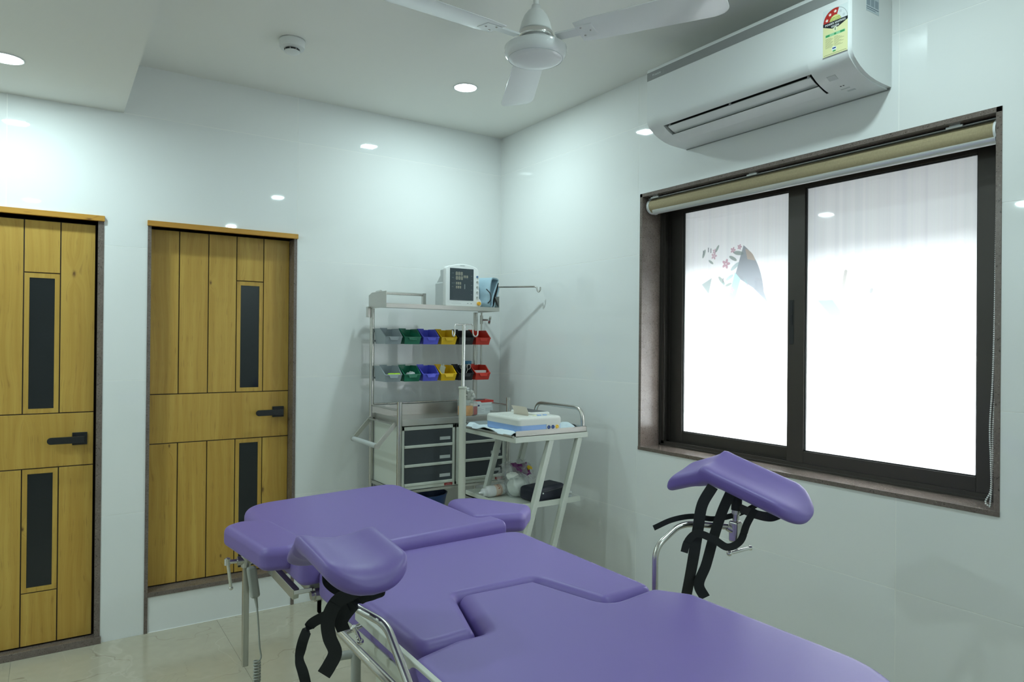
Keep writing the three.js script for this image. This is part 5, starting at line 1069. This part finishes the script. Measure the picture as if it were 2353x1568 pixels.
    part(g, 'stem_sleeve', rod(V(cc.x + 0.003, cc.y + 0.056, cc.z), V(cc.x + 0.005, cc.y + 0.095, cc.z), 0.0135), M.webbing);
    const t0 = far(1692, 1262, 1.815), ta = far(1676, 1272, 1.80), tb = far(1724, 1260, 1.83);
    part(g, 'locking_lever', merge([rod(V(cc.x, cc.y - 0.02, cc.z), t0, 0.0055), rod(ta, tb, 0.0045), new THREE.SphereGeometry(0.0075, 14, 10).translate(ta.x, ta.y, ta.z), rod(tb.clone().addScaledVector(R3, -0.004), tb.clone().addScaledVector(R3, 0.003), 0.0062)]), M.chrome, 'chrome locking lever');
    const crest = far(1640, 1085, 1.87);
    part(g, 'leg_pad', oriented(saddle(0.16, 0.26, 0.125, 0.062, 0.33, -0.34, 0.02), crest, 0.25, 0.2), M.purple, 'purple saddle-shaped leg pad');
    const w = [mixv(1, 0.1), mixv(1, 0.15), mixv(1, 0.25), mixv(1, 0.2)], v = [mixv(0.1, 1), mixv(0.15, 1), mixv(0, 1), mixv(0.2, 1)];
    strap(g, [[1638, 1118], [1614, 1160], [1604, 1215], [1592, 1290], [1574, 1385, 1.84]], 0.029, w, 1.79);
    strap(g, [[1680, 1130], [1660, 1175], [1640, 1235], [1622, 1300], [1606, 1345], [1620, 1374]], 0.027, [mixv(1, 0.2), mixv(1, 0.2), mixv(1, 0.3), mixv(0.7, 0.6)], 1.80);
    strap(g, [[1502, 1214], [1545, 1195], [1592, 1187], [1640, 1193], [1700, 1180], [1740, 1160]], 0.014, v, 1.83);
    strap(g, [[1572, 1270], [1580, 1245], [1600, 1227], [1640, 1240], [1672, 1258], [1700, 1245], [1716, 1205], [1735, 1170]], 0.019, [mixv(0.8, 0.6), mixv(0.2, 1), mixv(0.1, 1), mixv(0.9, 0.4)], 1.775);
    strap(g, [[1700, 1168], [1735, 1182], [1770, 1188], [1795, 1180]], 0.03, [mixv(0.2, 0.6, 0.8), mixv(0.2, 0.6, 0.8)], 1.80);
  }
  {  // door side
    const x = -1.745, top0 = far(888, 1436, 1.345), cl = far(826, 1402, 1.40), low = onX(938, 1568, x);
    const g = sub(d, 'leg_support', [x - d.position.x, 0.6, low.z - d.position.z], 'leg support on the door side');
    const foot = low.clone().add(low.clone().sub(top0).normalize().multiplyScalar(0.08));
    part(g, 'support_tube', pipe([foot, low, top0, cl, far(800, 1385, 1.41)], 0.0083, 0.03, 90), M.steel, 'bent steel tube');
    part(g, 'rail_clamp', merge([new RoundedBoxGeometry(0.035, 0.05, 0.035, 3, 0.006).translate(foot.x, foot.y, foot.z)]), M.steel);
    const cc = far(795, 1382, 1.405);
    part(g, 'clamp', merge([new RoundedBoxGeometry(0.026, 0.05, 0.028, 3, 0.006).translate(cc.x, cc.y, cc.z), rod(V(cc.x, cc.y, cc.z), V(cc.x + 0.005, cc.y + 0.07, cc.z), 0.0085)]), M.steel);
    const lv = far(828, 1475, 1.45);
    part(g, 'locking_lever', merge([rod(far(813, 1440, 1.44), lv, 0.0045), new THREE.SphereGeometry(0.0072, 14, 10).translate(lv.x, lv.y, lv.z)]), M.chrome, 'chrome locking lever');
    const crest = far(764, 1262, 1.40);
    part(g, 'leg_pad', oriented(saddle(0.165, 0.205, 0.09, 0.05, 0.13, -0.5, 0.026), crest, 0.06, -0.04), M.purple, 'purple saddle-shaped leg pad');
    const w = [mixv(1, 0.1), mixv(1, 0.15), mixv(0.9, 0.35), mixv(1, 0.1)];
    strap(g, [[838, 1345], [812, 1362], [774, 1384], [754, 1425], [757, 1465], [770, 1500], [757, 1530], [744, 1551]], 0.027, [mixv(0.3, 1), mixv(0.5, 0.9), mixv(1, 0.2), mixv(1, 0.1), mixv(1, 0.15)], 1.34);
    strap(g, [[800, 1396], [768, 1410], [740, 1420], [714, 1436], [698, 1468], [689, 1505], [688, 1520], [696, 1545], [703, 1572]], 0.02, [mixv(0.1, 1), mixv(0.1, 1), mixv(0.6, 0.7), mixv(0.5, 0.3, 0.8), mixv(1, 0.1)], 1.355);
    strap(g, [[892, 1343], [884, 1357], [862, 1363], [832, 1372], [806, 1396], [784, 1430], [790, 1450]], 0.026, [mixv(0.4, 0.3, 0.9), mixv(0.2, 0.6, 0.8), mixv(0.6, 0.8), mixv(0.9, 0.4), mixv(0.9, 0.4)], 1.36);
    strap(g, [[748, 1298], [755, 1330], [780, 1352], [815, 1362], [840, 1352]], 0.03, [mixv(0.2, 0.2, 1), mixv(0.1, 0.9, 0.4), mixv(0, 1), mixv(0, 1)], 1.39);
  }
}

// ---------------------------------------------------------------- hand control hanging by the arm rest
{
  const t = 2.0, p = far(580, 1340, t);
  const d = thing('hand_control', 'pale grey hand control with coiled cable hanging under the arm rest', 'remote control', [p.x, 0, p.z]);
  const a = far(577, 1302, t), b = far(587, 1374, t);
  part(d, 'handset', bar(a, b, 0.027, 0.02, 0.008, V(1, 0, 0)), M.greyPlastic);
  const c = far(591, 1398, t);
  part(d, 'strain_relief', rod(b.clone().add(V(0, 0.004, 0)), c, 0.0055, 0.003), M.greyPlastic);
  const e = far(600, 1510, t), k = far(594, 1516, t);
  const coil = [c, far(594, 1440, t), far(597, 1490, t), e];
  const floorY = 0.012, cx = k.x - 0.004, cz = k.z;
  for (let i = 0; i <= 34 * 10; i++) { const q = i / 10 * 2 * Math.PI; coil.push(V(cx + 0.0085 * Math.cos(q + 0.5), k.y - i / 10 * 0.0085, cz + 0.0085 * Math.sin(q + 0.5))); }
  part(d, 'coiled_cable', new THREE.TubeGeometry(new THREE.CatmullRomCurve3(coil), 1400, 0.0026, 7), M.greyPlastic, 'grey coiled cable');
  part(d, 'cable_end', smoothTube([coil[coil.length - 1], V(cx - 0.004, 0.06, cz), V(cx + 0.04, 0.006, cz + 0.03), V(cx + 0.11, 0.004, cz + 0.1)], 0.0026, 40), M.greyPlastic);
}

scene.traverse(o => {
  if (o.isMesh) { o.castShadow = true; o.receiveShadow = true; }
});
renderer.render(scene, camera);
